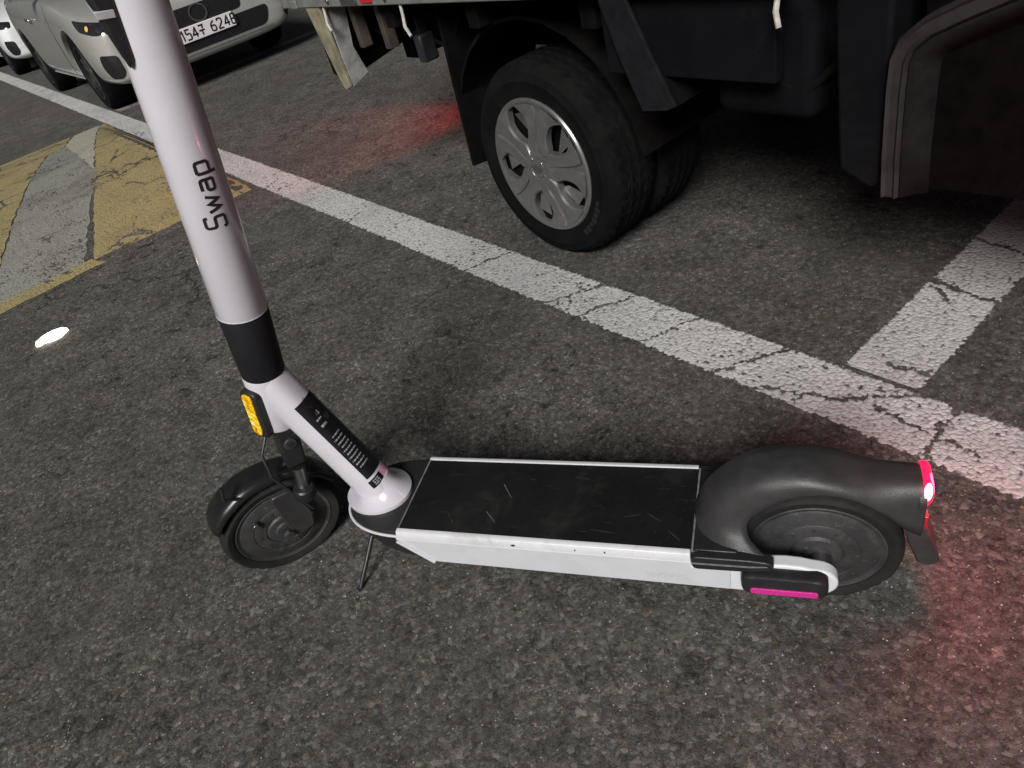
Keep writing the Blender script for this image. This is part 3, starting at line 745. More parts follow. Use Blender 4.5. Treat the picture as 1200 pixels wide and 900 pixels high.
# ================================================================ small bright thing on the asphalt
m_glow = mat('glowing_white', (.8, .8, .75), .3, emit=(1.0, .93, .72), es=5)  # glow added by emission to a bright leaf-shaped object
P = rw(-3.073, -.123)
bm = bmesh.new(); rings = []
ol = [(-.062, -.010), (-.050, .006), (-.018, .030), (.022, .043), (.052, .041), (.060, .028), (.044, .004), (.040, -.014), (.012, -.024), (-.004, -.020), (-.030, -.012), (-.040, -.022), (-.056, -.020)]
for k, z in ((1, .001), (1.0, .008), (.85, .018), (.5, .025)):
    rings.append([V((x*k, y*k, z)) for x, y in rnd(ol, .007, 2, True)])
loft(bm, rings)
gl_ = obj('bright_ground_object', bm, m_glow); gl_.location = P; gl_.rotation_euler = (0, 0, .2)
gl_['label'] = 'small glowing white leaf shaped object lying on the asphalt by the speed hump'; gl_['category'] = 'light'

# ================================================================ TRUCK (local: x = a - TA, y = b - TB)
m_navy = mat('dark_navy_truck_paint', (.0050, .0055, .007), .75, spec=.05, var=.2, vs=8, dirt=.3, dirtcol=(.018, .018, .017))
m_dark = mat('grimy_black_chassis', (.006, .0056, .0052), .9, spec=.04, var=.35, vs=12, bump=.3, bs=120, dirt=.3, dirtcol=(.02, .018, .016))
m_rail = mat('worn_pale_bed_rail', (.15, .155, .145), .6, var=.2, vs=14, dirt=.5, dirtcol=(.07, .07, .06))
m_beige = mat('rusty_beige_steel', (.20, .185, .125), .7, var=.3, vs=18, bump=.4, bs=60, dirt=.7, dirtcol=(.055, .042, .022))
m_wht_r = mat('chipped_white_steel', (.24, .24, .235), .7, var=.3, vs=18, bump=.4, bs=60, dirt=.8, dirtcol=(.04, .035, .03))
m_flapm = mat('truck_rubber_flap', (.005, .005, .0055), .9, spec=.04, var=.3, vs=10, dirt=.2, dirtcol=(.015, .015, .015))
m_flare = mat('dusty_grey_flare', (.022, .021, .021), .7, spec=.25, var=.25, vs=18, bump=.2, bs=150, dirt=.4, dirtcol=(.03, .03, .03))
m_brown = mat('rusty_brown_beam', (.045, .036, .026), .8, var=.4, vs=14, bump=.4, bs=90, dirt=.4)
m_hub = mat('silver_hubcap', (.19, .192, .19), .33, metal=.55, var=.10, vs=25, dirt=.25, dirtcol=(.07, .065, .06))
m_rope = mat('dirty_white_rope', (.45, .44, .40), .8, var=.2, vs=80, bump=.5, bs=300)
m_trub = mat('truck_tyre_rubber', (.0075, .0075, .0075), .85, var=.25, vs=12, bump=.3, bs=200, dirt=.2, dirtcol=(.018, .017, .016), spec=.05)
TA, TB = -1.2, 2.05
truck = thing('flatbed_truck', 'dark flatbed truck parked beside the white line, silver hubcap on its rear wheel', 'truck', rw(TA, TB), LY)
def tl_(a, b_, z): return V((a-TA, b_-TB, z))
def tbox(name, a0, a1, b0, b1, z0, z1, m, parent=truck, bevel=.004):
    return obj(name, bx(tl_(a0, b0, z0), tl_(a1, b1, z1)), m, parent, bevel=bevel)
# bed: floor, pale edge rail, drop sides, tail gate
bed = tbox('bed_floor', -2.84, -.80, 1.225, 2.88, .79, .86, m_dark)
tbox('edge_rail', -2.86, -.78, 1.20, 1.224, .772, .875, m_rail)
tbox('edge_rail', -2.86, -.78, 2.881, 2.905, .772, .875, m_rail)
tbox('rear_rail', -2.885, -2.862, 1.20, 2.905, .772, .875, m_rail)
tbox('drop_side', -2.85, -.82, 1.205, 1.232, .88, 1.20, m_navy)
tbox('drop_side', -2.85, -.82, 2.873, 2.90, .88, 1.20, m_navy)
tbox('tail_gate', -2.883, -2.853, 1.235, 2.87, .88, 1.20, m_navy)
tbox('bed_headboard', -.82, -.785, 1.205, 2.90, .88, 1.45, m_navy)
bm = bmesh.new()
for a in (-2.70, -2.25, -1.8, -1.35, -.95): box(bm, tl_(a, 1.25, .70), tl_(a+.05, 2.85, .789))
cms = []
bm.free()
for a in (-2.70, -2.25, -1.8, -1.35, -.95): tbox('cross_member', a, a+.05, 1.25, 2.85, .69, .789, m_dark)
for b_ in (1.62, 2.40): tbox('chassis_rail', -2.75, .9, b_, b_+.07, .52, .689, m_dark)
# corner post under the bed end: beige plate and a whitish return
bm = bmesh.new()
pf = [(-2.705, .771), (-2.60, .771), (-2.575, .50), (-2.615, .485), (-2.635, .50)]
loft(bm, [[tl_(a, b_, z) for a, z in pf] for b_ in (1.205, 1.217)])
po = obj('corner_post', bm, m_beige, truck, bevel=.002)
bm = bmesh.new(); pf = [(1.218, .771), (1.30, .771), (1.275, .62), (1.30, .52), (1.218, .492)]
loft(bm, [[tl_(a-.0 , b_, z) for b_, z in pf] for a in (-2.588, -2.578)]); obj('post_return', bm, m_wht_r, po, bevel=.002)
bm = bmesh.new(); pf = [(1.24, .70), (1.60, .70), (1.62, .55), (1.32, .50), (1.24, .52)]
loft(bm, [[tl_(a, b_, z) for b_, z in pf] for a in (-2.76, -2.70)]); obj('under_guard', bm, m_dark, truck, bevel=.01)
tbox('rear_bumper_bar', -2.80, -2.72, 1.6, 2.75, .46, .54, m_dark)
# rope hooks under the rail
def hook(a, b_, z, L, dx):
    bm = bmesh.new(); tube(bm, [tl_(a, b_, z), tl_(a+.004, b_-.004, z-L*.35), tl_(a+dx*.3, b_-.012, z-L*.7), tl_(a+dx, b_-.016, z-L)], [.0045, .005, .0055, .005], 8)
    obj('rope_hook', bm, m_rope, truck)
hook(-2.57, 1.21, .772, .075, .035); hook(-2.06, 1.21, .772, .085, .035); hook(-.80, 1.21, .80, .085, .012)
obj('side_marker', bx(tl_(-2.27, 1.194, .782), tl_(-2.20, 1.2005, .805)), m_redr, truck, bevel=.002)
obj('rail_latch', bx(tl_(-2.40, 1.192, .776), tl_(-2.30, 1.2005, .80)), m_steel, truck, bevel=.003)
obj('rail_latch', bx(tl_(-2.80, 1.190, .772), tl_(-2.74, 1.2005, .80)), m_rail, truck, bevel=.004)
for a in (-2.50, -2.12, -1.74, -1.42, -1.10, -.90):
    bm = bmesh.new(); tube(bm, [tl_(a, 1.2, .792), tl_(a, 1.194, .792)], .009, 8); obj('rail_bolt', bm, m_steel, truck, bevel=.001)
bm = bmesh.new(); tube(bm, [tl_(-2.62, 1.34, .70), tl_(-2.45, 1.36, .62), tl_(-2.2, 1.33, .655), tl_(-2.05, 1.34, .60), tl_(-1.99, 1.36, .70)], .007, 8); obj('brake_hose', bm, m_dark, truck)
for a in (-2.50, -2.32): tbox('hanger_bracket', a, a+.03, 1.26, 1.30, .62, .785, m_brown, bevel=.003)
bm = bmesh.new(); tube(bm, [tl_(-1.02, 1.34, .70), tl_(-.95, 1.30, .60), tl_(-.80, 1.31, .56), tl_(-.70, 1.36, .66)], .009, 8); obj('fuel_hose', bm, m_dark, truck)
# wheels of the rear axle
WA, WB_, WZ, RO = -1.6455, 1.2815, .293, .302
def truck_tyre(side_b, outward, a=WA, cap=True):
    """outward: -1 towards smaller b"""
    N = 132
    prof = [(.195, .0), (.205, -.004), (.216, -.002), (.250, -.010), (.254, -.012), (.257, -.0105), (.278, -.008), (.290, .004), (.297, .014), (.300, .020)]
    tread = [(.302, .024, 1), (.302, .048, 1), (.302, .050, 0), (.294, .052, 0), (.294, .057, 0), (.3025, .059, 0), (.3025, .080, 1), (.3025, .082, 0), (.295, .084, 0), (.295, .089, 0), (.3025, .091, 0), (.3025, .112, 1), (.3025, .114, 0), (.294, .116, 0), (.294, .121, 0), (.302, .123, 0), (.302, .125, 1), (.302, .148, 1)]
    back = [(.300, .152), (.297, .158), (.290, .168), (.278, .180), (.250, .182), (.216, .174), (.195, .172)]
    full = [(r, y, 0) for r, y in prof]+tread+[(r, y, 0) for r, y in back]
    bm = bmesh.new(); rings = []
    for r, y, f in full:
        ring = []
        for k in range(N):
            rr = r
            if f and (k+int(y*180)) % 3 == 0: rr -= .007
            if abs(r-.297) < .0005 and k % 3 == 0: rr -= .005
            if abs(r-.300) < .0005 and k % 3 == 0: rr -= .006
            th = 2*pi*k/N
            ring.append(tl_(a+rr*cos(th), side_b+(-outward)*y, WZ+rr*sin(th)))
        rings.append(ring)
    loft(bm, rings, closed=True, cap0=False, cap1=False)
    return bm
ty = obj('rear_tyre', truck_tyre(WB_, -1), m_trub, truck)
obj('rear_tyre', truck_tyre(WB_+.205, -1), m_trub, truck)
obj('rear_tyre', truck_tyre(2.83, 1), m_trub, truck)
obj('rear_tyre', truck_tyre(2.83-.205, 1), m_trub, truck)
# raised sidewall letters
bm = bmesh.new()
for k, ch in enumerate((.6, 1, .8, 1, .7, 1, .9)):
    a0 = R_(-18-k*5.2)
    for da in (0, .022, .05):
        r0, r1 = .228, .228+.02*ch
        q = [tl_(WA+r*cos(a0-da-e), WB_-.0085-.0006+(0 if True else 0)-.0025*((r-.216)/.034), WZ+r*sin(a0-da-e)) for r, e in ((r0, 0), (r1, 0), (r1, .012), (r0, .012))]
        bm.faces.new([bm.verts.new(p) for p in q])
obj('sidewall_relief', bm, mat('worn_sidewall_relief', (.022, .022, .022), .7), ty, smooth=False)
# hubcap: 7 broad spokes with dark windows between
def hc(r, th, y): return tl_(WA+r*cos(th), WB_+y, WZ+r*sin(th))
bm = bmesh.new()
lathe(bm, [(.205, .000), (.207, -.008), (.203, -.013), (.196, -.013), (.190, -.010), (.188, -.004), (.188, .004)], 84, T=lambda p: tl_(WA+p.x, WB_+p.y, WZ+p.z))
hubc = obj('hubcap', bm, m_hub, truck)
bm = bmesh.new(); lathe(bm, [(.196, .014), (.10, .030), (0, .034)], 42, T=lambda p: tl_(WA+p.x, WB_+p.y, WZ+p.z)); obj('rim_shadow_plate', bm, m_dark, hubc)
NSP = 5; PH0 = R_(79)
def dome(r): return -.012-.010*(1-(r/.195)**2)+.004*sin(pi*min(1, r/.195))
for k in range(NSP):
    c0 = PH0+2*pi*k/NSP; bm = bmesh.new(); rings = []
    for r in (.030, .045, .060, .075, .085, .100, .120, .140, .155, .170, .180, .1925):
        x = (r-.075)/.1
        ha = pi/NSP*1.005 if r < .070 else R_(36-17*min(1, max(0, x*3.2)) + (12*max(0, (r-.150)/.0425)))
        y = dome(r); g = .006*min(1, max(0, (r-.05)/.06))*(1 if r < .185 else .3); tw_ = .0
        def Q(f, yy): return hc(r, c0+ha*f, yy)
        rings.append([Q(-1.0, y+.022), Q(-1.0, y+.002), Q(-.86, y-.003), Q(-.45, y-.001), Q(-.20, y-.001), Q(-.14, y+g), Q(.10, y+g), Q(.16, y-.002), Q(.45, y-.001), Q(.86, y-.003), Q(1.0, y+.002), Q(1.0, y+.022)])
    loft(bm, rings, closed=False); sp_o = obj('hubcap_spoke', bm, m_hub, hubc)
    # sunk bright web on one side of each window
    bm = bmesh.new()
    wv_ = [(.082, 20, .004), (.165, 24, .002), (.172, 42, .006), (.10, 30, .016)]
    bm.faces.new([bm.verts.new(hc(r, c0+R_(d_), y)) for r, d_, y in wv_]); obj('window_web', bm, m_hub, sp_o)
bm = bmesh.new()
lathe(bm, [(.062, .0), (.060, -.014), (.050, -.0205), (.042, -.0225), (.034, -.0215), (.032, -.0185), (.030, -.0185), (.028, -.0215), (0, -.0235)], 42, T=lambda p: tl_(WA+p.x, WB_+p.y, WZ+p.z)); cc = obj('hubcap_centre', bm, m_hub, hubc)
bm = bmesh.new()
ell = [(.017*cos(2*pi*i/24), .011*sin(2*pi*i/24)) for i in range(24)]
stroke2d(bm, ell, .0025, lambda u, v: tl_(WA+u, WB_-.0242, WZ+v), closed=True)
for x in (-.008, .0, .008): stroke2d(bm, [(x-.002, -.005), (x+.001, .005), (x+.004, -.005)], .002, lambda u, v: tl_(WA+u, WB_-.0242, WZ+v))
obj('emblem', bm, m_steel, cc, smooth=False)
# axle, springs, drive shaft
bm = bmesh.new(); tube(bm, [tl_(WA, 1.33, WZ), tl_(WA, 2.78, WZ)], .055, 18); ax_ = obj('rear_axle', bm, m_dark, truck)
bm = bmesh.new(); lathe(bm, [(0, -.12), (.09, -.1), (.13, 0), (.09, .1), (0, .12)], 20, T=lambda p: tl_(WA+p.x, 2.05+p.y, WZ+p.z)); obj('differential', bm, m_dark, ax_)
bm = bmesh.new(); tube(bm, [tl_(WA+.1, 2.05, WZ+.03), tl_(.2, 2.05, .50)], .035, 14); obj('drive_shaft', bm, m_brown, truck)
for b_ in (1.60, 2.42):
    bm = bmesh.new(); 
    for j in range(3): tube(bm, [tl_(WA+(k/6-.5)*(1.1-.25*j), b_+.04, .40-.02*j+.10*abs(k/6-.5)**2*4) for k in range(7)], .012, 6)
    obj('leaf_spring', bm, m_dark, truck)
tbox('under_beam', -1.05, -.62, 1.66, 1.74, .40, .455, m_brown)
tbox('far_sill', -2.0, .8, 2.72, 2.78, .36, .44, m_brown)
bm = bmesh.new(); tube(bm, [tl_(-1.0, 1.9, .36), tl_(-1.9, 1.9, .42), tl_(-2.2, 2.0, .55), tl_(-2.75, 2.0, .5)], .028, 12); obj('exhaust_pipe', bm, m_brown, truck)
# mud flap behind the wheel
bm = bmesh.new(); pf = [(1.262, .25), (1.60, .215), (1.62, .72), (1.31, .765), (1.285, .52)]
rings = [[tl_(a+(.765-z)*.04*0+.02*sin(z*6), b_, z) for b_, z in pf] for a in (-2.02, -2.008)]
loft(bm, rings); obj('mud_flap', bm, m_flapm, truck, bevel=.002)
# inner wheel-arch liner and the two arch legs
bm = bmesh.new(); rings = []
for k in range(13):
    a = R_(10+160*k/12); rings.append([tl_(WA+.40*cos(a), b_, .30+.40*sin(a)) for b_ in (1.30, 1.62)]+[tl_(WA+.41*cos(a), b_, .30+.41*sin(a)) for b_ in (1.62, 1.30)])
loft(bm, rings); obj('wheel_arch_liner', bm, m_dark, truck)
bm = bmesh.new(); pf = [(-1.335, .771), (-1.255, .771), (-1.20, .68), (-1.12, .56), (-1.02, .535), (-1.06, .522), (-1.16, .530), (-1.25, .65)]
pf = [(-1.238, .771), (-1.160, .771), (-1.105, .655), (-1.050, .548), (-1.075, .538), (-1.145, .530), (-1.20, .655)]
loft(bm, [[tl_(a, b_, z) for a, z in pf] for b_ in (1.205, 1.215)]); fl = obj('fender_stay', bm, mat('dim_grey_stay', (.010, .011, .013), .8, spec=.08, var=.25, dirt=.3), truck, bevel=.002)
bm = bmesh.new(); loft(bm, [[tl_(a-.012, b_, z-.008) for a, z in pf] for b_ in (1.216, 1.50)]); obj('fender_inner', bm, m_flapm, fl, bevel=.002)
tbox('fender_skirt', -1.262, -.82, 1.232, 1.26, .60, .785, m_navy)
# tail lamp bracket hanging below the bed, its lens facing backwards and lit
bm = bmesh.new(); box(bm, tl_(-2.16, 1.275, .575), tl_(-2.12, 1.335, .66)); lamp = obj('tail_lamp', bm, m_blk, truck, bevel=.008)
tbox('lamp_bracket', -2.145, -2.13, 1.29, 1.32, .655, .785, m_dark, lamp, .001)
m_tl = mat('lit_tail_lens', (.5, .01, .015), .3, emit=(1, .03, .03), es=10)
rl = tbox('rear_combination_lamp', -2.83, -2.79, 2.30, 2.62, .58, .68, m_blk)
tbox('lamp_lens', -2.842, -2.831, 2.32, 2.60, .595, .665, m_tl, rl, .002)
ld_ = bpy.data.lights.new('tail_lamp_light', 'SPOT'); ld_.energy = 80; ld_.color = (1, .06, .06); ld_.spot_size = R_(58); ld_.spot_blend = .6; ld_.shadow_soft_size = .05
lo_ = bpy.data.objects.new('tail_lamp_light', ld_); COL.objects.link(lo_)
lo_.location = rw(-2.85, 2.46, .63); lo_.rotation_euler = (rw(-3.70, 1.50, 0)-lo_.location).to_track_quat('-Z', 'Y').to_euler()
# box between bed and cab
obj('battery_box', bx(tl_(-1.02, 1.30, .50), tl_(-.78, 1.62, .74)), m_navy, truck, bevel=.03, seg=4)
# cab: rear lower panel, arch flare, liner, sides, roof, glass
pan = [(-.70, .745), (-.655, .800), (-.60, .800), (-.60, .445), (-.615, .425), (-.68, .455)]
bm = bmesh.new(); loft(bm, [[tl_(a, b_, z) for a, z in pan] for b_ in (1.218, 1.50)]); cb = obj('cab_lower_panel', bm, m_navy, truck, bevel=.008, seg=3)
path = [(-.588, .425), (-.592, .50), (-.594, .618), (-.592, .666), (-.579, .699), (-.545, .728), (-.494, .753), (-.42, .785), (-.3, .81), (.05, .825), (.38, .81), (.50, .77), (.56, .69), (.575, .55), (.575, .43)]
def flare(wid, b0, b1, lift):
    bm = bmesh.new(); rings = []
    for i, (a, z) in enumerate(path):
        p0 = V(path[max(0, i-1)]); p1 = V(path[min(len(path)-1, i+1)]); d = (p1-p0).normalized(); n_ = V((d.y, -d.x))   # towards the opening
        o_ = V((a, z)); q = o_+n_*wid
        rings.append([tl_(o_.x, b1, o_.y), tl_(o_.x, b0+.006, o_.y), tl_(o_.x+n_.x*.004, b0, o_.y+n_.y*.004), tl_(o_.x+n_.x*.009, b0+.005, o_.y+n_.y*.009), tl_(q.x-n_.x*.009, b0+.005, q.y-n_.y*.009), tl_(q.x-n_.x*.004, b0, q.y-n_.y*.004), tl_(q.x, b0+.006, q.y), tl_(q.x, b1, q.y)])
    loft(bm, rings); return bm
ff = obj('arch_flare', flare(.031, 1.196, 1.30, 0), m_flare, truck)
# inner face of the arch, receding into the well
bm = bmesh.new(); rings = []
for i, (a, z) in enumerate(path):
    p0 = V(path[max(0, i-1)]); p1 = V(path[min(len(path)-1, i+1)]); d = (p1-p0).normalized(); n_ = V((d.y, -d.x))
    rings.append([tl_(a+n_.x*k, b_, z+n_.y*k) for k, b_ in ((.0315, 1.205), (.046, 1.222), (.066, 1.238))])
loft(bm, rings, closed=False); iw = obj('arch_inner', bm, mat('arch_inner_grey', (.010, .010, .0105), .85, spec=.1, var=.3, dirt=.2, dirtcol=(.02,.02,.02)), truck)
x = iw.modifiers.new('s', 'SOLIDIFY'); x.thickness = .004
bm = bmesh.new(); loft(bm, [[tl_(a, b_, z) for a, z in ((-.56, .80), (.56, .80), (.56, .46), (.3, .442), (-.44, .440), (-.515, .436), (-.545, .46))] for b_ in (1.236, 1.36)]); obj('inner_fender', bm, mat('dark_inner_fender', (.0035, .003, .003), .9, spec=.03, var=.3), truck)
tbox('cab_side', -.70, 1.25, 1.22, 1.25, .84, 1.35, m_navy, bevel=.01)
tbox('cab_side', -.70, 1.25, 2.85, 2.88, .44, 1.35, m_navy, bevel=.01)
tbox('cab_back', -.74, -.71, 1.23, 2.87, .78, 1.95, m_navy, bevel=.01)
tbox('cab_floor', -.70, 1.25, 1.255, 2.845, .832, .86, m_dark)
tbox('cab_roof', -.72, 1.0, 1.25, 2.85, 1.93, 1.98, m_navy, bevel=.02)
m_glass = mat('dark_glass', (.01, .012, .012), .06, var=.05)
tbox('side_window', -.62, .95, 1.235, 1.245, 1.355, 1.925, m_glass, bevel=.002)
tbox('side_window', -.62, .95, 2.855, 2.865, 1.355, 1.925, m_glass, bevel=.002)
tbox('front_panel', 1.25, 1.29, 1.25, 2.85, .45, 1.3, m_navy, bevel=.02)
bm = bmesh.new(); loft(bm, [[tl_(a, b_, z) for a, z in ((1.27, 1.3), (1.28, 1.3), (1.01, 1.95), (1.0, 1.95))] for b_ in (1.26, 2.84)]); obj('windscreen', bm, m_glass, truck)
for sb_, o_ in ((1.285, -1), (2.82, 1)):
    obj('front_tyre', truck_tyre(sb_+(.08 if o_ < 0 else 0), o_, a=.95), m_trub, truck)

# ================================================================ CARS (local x forward, y left of travel, z up; base at front axle line)
def make_car(name, label, paint, loc, front_detail=True):
    car = thing(name, label, 'car', loc, LY, 'cars parked along the white line')
    # x, half width, bottom, waist, shoulder, centre, top-edge fraction
    ST = [(.0, .70, .25, .42, .60, .64, .90), (-.05, .80, .205, .42, .655, .70, .90), (-.20, .86, .185, .46, .715, .77, .88), (-.45, .878, .18, .52, .775, .84, .86), (-.75, .885, .18, .56, .825, .90, .86),
          (-1.1, .880, .18, .58, .87, .95, .87), (-1.5, .880, .18, .58, .905, .985, .89), (-2.1, .878, .18, .58, .925, .99, .92), (-2.9, .878, .18, .59, .94, 1.0, .92), (-3.5, .875, .19, .60, .955, 1.01, .9), (-3.85, .83, .22, .62, .95, 1.0, .88), (-4.0, .70, .30, .62, .86, .92, .86)]
    bm = bmesh.new(); rings = []
    for x, hw, zb, zw, zt, zc, ty_ in ST:
        half = [(0, zb), (hw*.70, zb), (hw*.93, zb+.03), (hw*.985, zb+.14), (hw, zw), (hw*.985, zw+.5*(zt-zw)), (hw*.955, zt-.03), (hw*ty_, zt), (hw*ty_*.55, zt+.62*(zc-zt)), (0, zc)]
        rings.append([V((x, y, z)) for y, z in half]+[V((x, -y, z)) for y, z in half[-2:0:-1]])
    loft(bm, rings)
    bmesh.ops.recalc_face_normals(bm, faces=bm.faces)
    me = bpy.data.meshes.new('body'); bm.to_mesh(me); bm.free()
    tmp = bpy.data.objects.new('tmp', me); COL.objects.link(tmp)
    s_ = tmp.modifiers.new('s', 'SUBSURF'); s_.levels = 3; s_.render_levels = 3
    cut = []
    for ax_x in (-.80, -3.20):
        for s in (-1, 1):
            b2 = bmesh.new(); lathe(b2, [(0, -.2), (.345, -.2), (.345, .2), (0, .2)], 40, T=lambda p: V((ax_x+p.x, s*.80+p.y, .325+p.z)))
            bmesh.ops.recalc_face_normals(b2, faces=b2.faces)
            cm = bpy.data.meshes.new('c'); b2.to_mesh(cm); b2.free(); co = bpy.data.objects.new('c', cm); COL.objects.link(co); cut.append(co)
            q = tmp.modifiers.new('b', 'BOOLEAN'); q.object = co; q.operation = 'DIFFERENCE'; q.solver = 'EXACT'
    dg = bpy.context.evaluated_depsgraph_get(); ev = tmp.evaluated_get(dg)
    bme = bpy.data.meshes.new_from_object(ev)
    for o_ in [tmp]+cut: bpy.data.objects.remove(o_)
    bme.materials.clear()
    body = obj('body', bme, paint, car)
    bvh = BVHTree.FromPolygons([v.co[:] for v in bme.vertices], [p.vertices[:] for p in bme.polygons])
    def proj(poly, frm, m, nm, off=.004, parent=body, step=.03, thick=0):
        """lay an outline on the body: frm(u, v) gives the ray origin and direction"""
        b3 = bmesh.new(); b3.faces.new([b3.verts.new((u, v, 0)) for u, v in poly])
        for ax_ in (0, 1):
            lo_v = min(p[ax_] for p in poly); hi_v = max(p[ax_] for p in poly); q = lo_v+step
            while q < hi_v:
                pn = [0, 0, 0]; pn[ax_] = 1; pc = [0, 0, 0]; pc[ax_] = q
                bmesh.ops.bisect_plane(b3, geom=b3.verts[:]+b3.edges[:]+b3.faces[:], plane_co=pc, plane_no=pn); q += step
        for v in b3.verts:
            o_, d = frm(v.co.x, v.co.y); h_ = bvh.ray_cast(o_, d)
            if h_[0] is not None: v.co = h_[0]-d*off
            else: v.co = o_+d*1.2
        oo = obj(nm, b3, m, parent)
        if thick: 
            sm = oo.modifiers.new('s', 'SOLIDIFY'); sm.thickness = thick; sm.offset = 0
        return oo
    def front(u, v): return V((.8, u, v)), V((-1, 0, 0))
    def corner(s):
        d = V((-.80, -s*.60, -.05)).normalized(); rgt = V((-.60*s, .80, 0)).normalized()
        def f(u, v): return V((-.12, s*.76, 0))-d*1.2+rgt*(u*s)*1.0+V((0, 0, v)), d
        return f
    def side(s):
        def f(u, v): return V((u, s*1.5, v)), V((0, -s, 0))
        return f
    m_gr = mat('car_black_grille', (.012, .012, .013), .45, var=.2); m_hl = mat('dark_headlamp', (.018, .018, .02), .06, var=.2, coat=1)
    m_chr = mat('car_chrome', (.7, .7, .72), .12, metal=1, var=.05); m_am = mat('amber_bulb', (.75, .42, .12), .2)
    gr = proj(rnd([(-.40, .60), (.40, .60), (.36, .47), (.30, .465), (-.30, .465), (-.36, .47)], .05, 4, True), front, m_gr, 'grille')
    lo_in = proj(rnd([(-.60, .43), (.60, .43), (.54, .285), (-.54, .285)], .06, 4, True), front, m_gr, 'lower_intake')
    proj(rnd([(-.58, .275), (.58, .275), (.56, .262), (-.56, .262)], .004, 2, True), front, mat('lip_trim', (.25, .25, .25), .4), 'bumper_trim', off=.006)
    ring_ = [(.072*cos(2*pi*i/28), .535+.062*sin(2*pi*i/28)) for i in range(28)]
    b3 = bmesh.new()
    def fr(u, v):
        h_ = bvh.ray_cast(V((.8, u, v)), V((-1, 0, 0))); return (h_[0] or V((0, u, v)))+V((.012, 0, 0))
    stroke2d(b3, ring_, .012, fr, closed=True); obj('grille_emblem', b3, m_chr, gr, smooth=False)
    for s in (-1, 1):
        cf = corner(s)
        h_l = proj(rnd([(-.13, .665), (.10, .712), (.26, .745), (.19, .655), (.02, .605), (-.13, .595)], .03, 4, True), cf, m_hl, 'headlamp', step=.025)
        proj([(.075+.018*cos(2*pi*i/10), .665+.020*sin(2*pi*i/10)) for i in range(10)], cf, m_am, 'indicator', off=.008, parent=h_l)
        proj([(-.04+.034*cos(2*pi*i/14), .645+.030*sin(2*pi*i/14)) for i in range(14)], cf, m_chr, 'reflector_bowl', off=.007, parent=h_l)
        proj(rnd([(-.085, .445), (.070, .470), (.098, .38), (.075, .285), (-.03, .270), (-.085, .31)], .03, 4, True), cf, m_gr, 'fog_intake', step=.025)
        sf = side(s)
        proj(rnd([(-1.32, .86), (-2.45, .90), (-2.45, .30), (-1.42, .27), (-1.30, .5)], .05, 4, True), sf, paint, 'door', off=.003, step=.08)
        proj([(-2.06, .765), (-2.24, .775), (-2.24, .75), (-2.06, .742)], sf, m_chr, 'door_handle', off=.03, thick=.012)
        proj([(-1.10, .235), (-2.85, .235), (-2.85, .20), (-1.10, .20)], sf, mat('sill', (.3, .3, .3), .4), 'sill_trim', off=.012, thick=.01)
    # plate
    if front_detail:
        pl = bx((-.006, -.26, .355), (.016, .26, .465)); 
        po_ = obj('number_plate', pl, mat('number_plate_white', (.72, .70, .71), .4, var=.04), car, bevel=.004)
        fn = lambda u, v: V((.0168, -.222+u, .373+v))
        hh = .074; adv = {'1': .62, '5': .80, '4': .80, 'K': .95, ' ': .45, '6': .85, '2': .83, '8': .85}
        glyphs('154K 6248', fn, hh, .0125, adv, m_txt, po_, 'character')
    # greenhouse
    GH = [(-1.45, .72, .72, .99, 1.0), (-2.05, .74, .60, .97, 1.38), (-2.7, .75, .60, .97, 1.42), (-3.3, .74, .56, .97, 1.36), (-3.9, .66, .62, .97, 1.0)]
    b3 = bmesh.new(); loft(b3, [[V((x, -w0, z0)), V((x, -w1, z1-.02)), V((x, -w1*.6, z1)), V((x, w1*.6, z1)), V((x, w1, z1-.02)), V((x, w0, z0))] for x, w0, w1, z0, z1 in GH])
    obj('windows', b3, m_glass, car, sub=1)
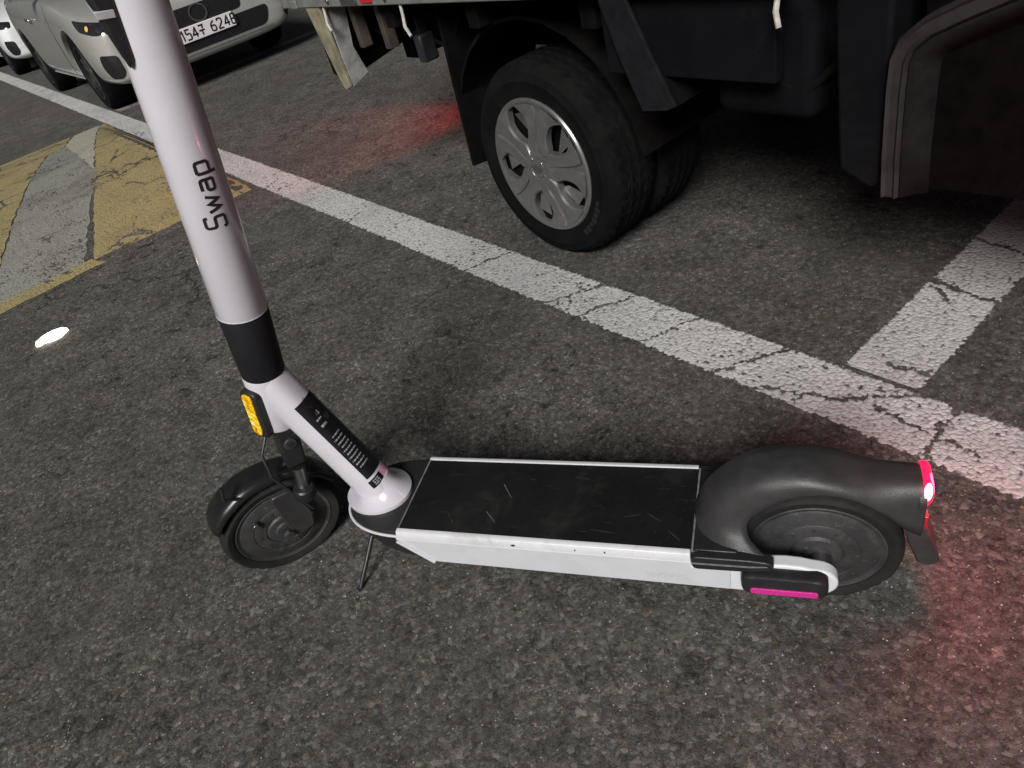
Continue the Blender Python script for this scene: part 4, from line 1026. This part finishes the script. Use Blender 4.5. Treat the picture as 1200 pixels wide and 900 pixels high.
    b3 = bmesh.new(); loft(b3, [[V((x, y, z)) for y, z in ((-.58, z1-.03), (-.4, z1+.0), (.4, z1+.0), (.58, z1-.03), (.5, z1-.06), (-.5, z1-.06))] for x, z1 in ((-2.05, 1.40), (-2.7, 1.435), (-3.3, 1.385))])
    obj('roof', b3, paint, car, sub=1)
    for s in (-1, 1):
        b3 = bmesh.new(); tube(b3, [V((-1.56, s*.86, .97)), V((-1.55, s*.93, 1.0)), V((-1.55, s*1.02, 1.01)), V((-1.56, s*1.05, 1.0))], [.02, .06, .07, .03], 12)
        obj('wing_mirror', b3, paint, car)
    # wheels
    m_al = mat('car_alloy', (.16, .16, .16), .3, metal=.8, var=.1)
    for ax_x in (-.80, -3.20):
        for s in (-1, 1):
            T = lambda p: V((ax_x+p.x, s*(.842+p.y), .318+p.z))
            b3 = bmesh.new(); lathe(b3, [(.20, .0), (.225, .014), (.26, .020), (.30, .012), (.318, -.02), (.318, -.17), (.30, -.2), (.2, -.2)], 56, T=T); ty_ = obj('tyre', b3, m_trub, car)
            b3 = bmesh.new(); lathe(b3, [(.222, .010), (.215, .016), (.205, .010), (.20, -.03), (.19, -.08), (0, -.09)], 48, T=T)
            rim = obj('rim', b3, m_gr, ty_)
            b3 = bmesh.new()
            for k in range(5):
                for e in (-.16, .16):
                    a = 2*pi*k/5+.3+e
                    loft(b3, [[T(V((r*cos(a+d/r), y, r*sin(a+d/r)))) for d, y in ((-.014, -.04), (-.010, -.004+.0*r), (.010, -.004), (.014, -.04))] for r in (.04, .12, .206)])
            lathe(b3, [(.055, -.04), (.05, .0), (0, .004)], 20, T=T)
            obj('spokes', b3, m_al, ty_)
    return car
m_silver = mat('silver_car_paint', (.47, .47, .44), .24, metal=.3, var=.04, vs=4, coat=1, rvar=.04)
m_wcar = mat('white_car_paint', (.78, .80, .80), .3, var=.03, coat=.8, rvar=.04)
make_car('parked_car', 'silver car with black fog intake and number plate, behind the scooter stem', m_silver, rw(-6.66, 2.06))
make_car('parked_car', 'white car mostly out of frame at the left edge, behind the silver car', m_wcar, rw(-12.4, 2.1), False)
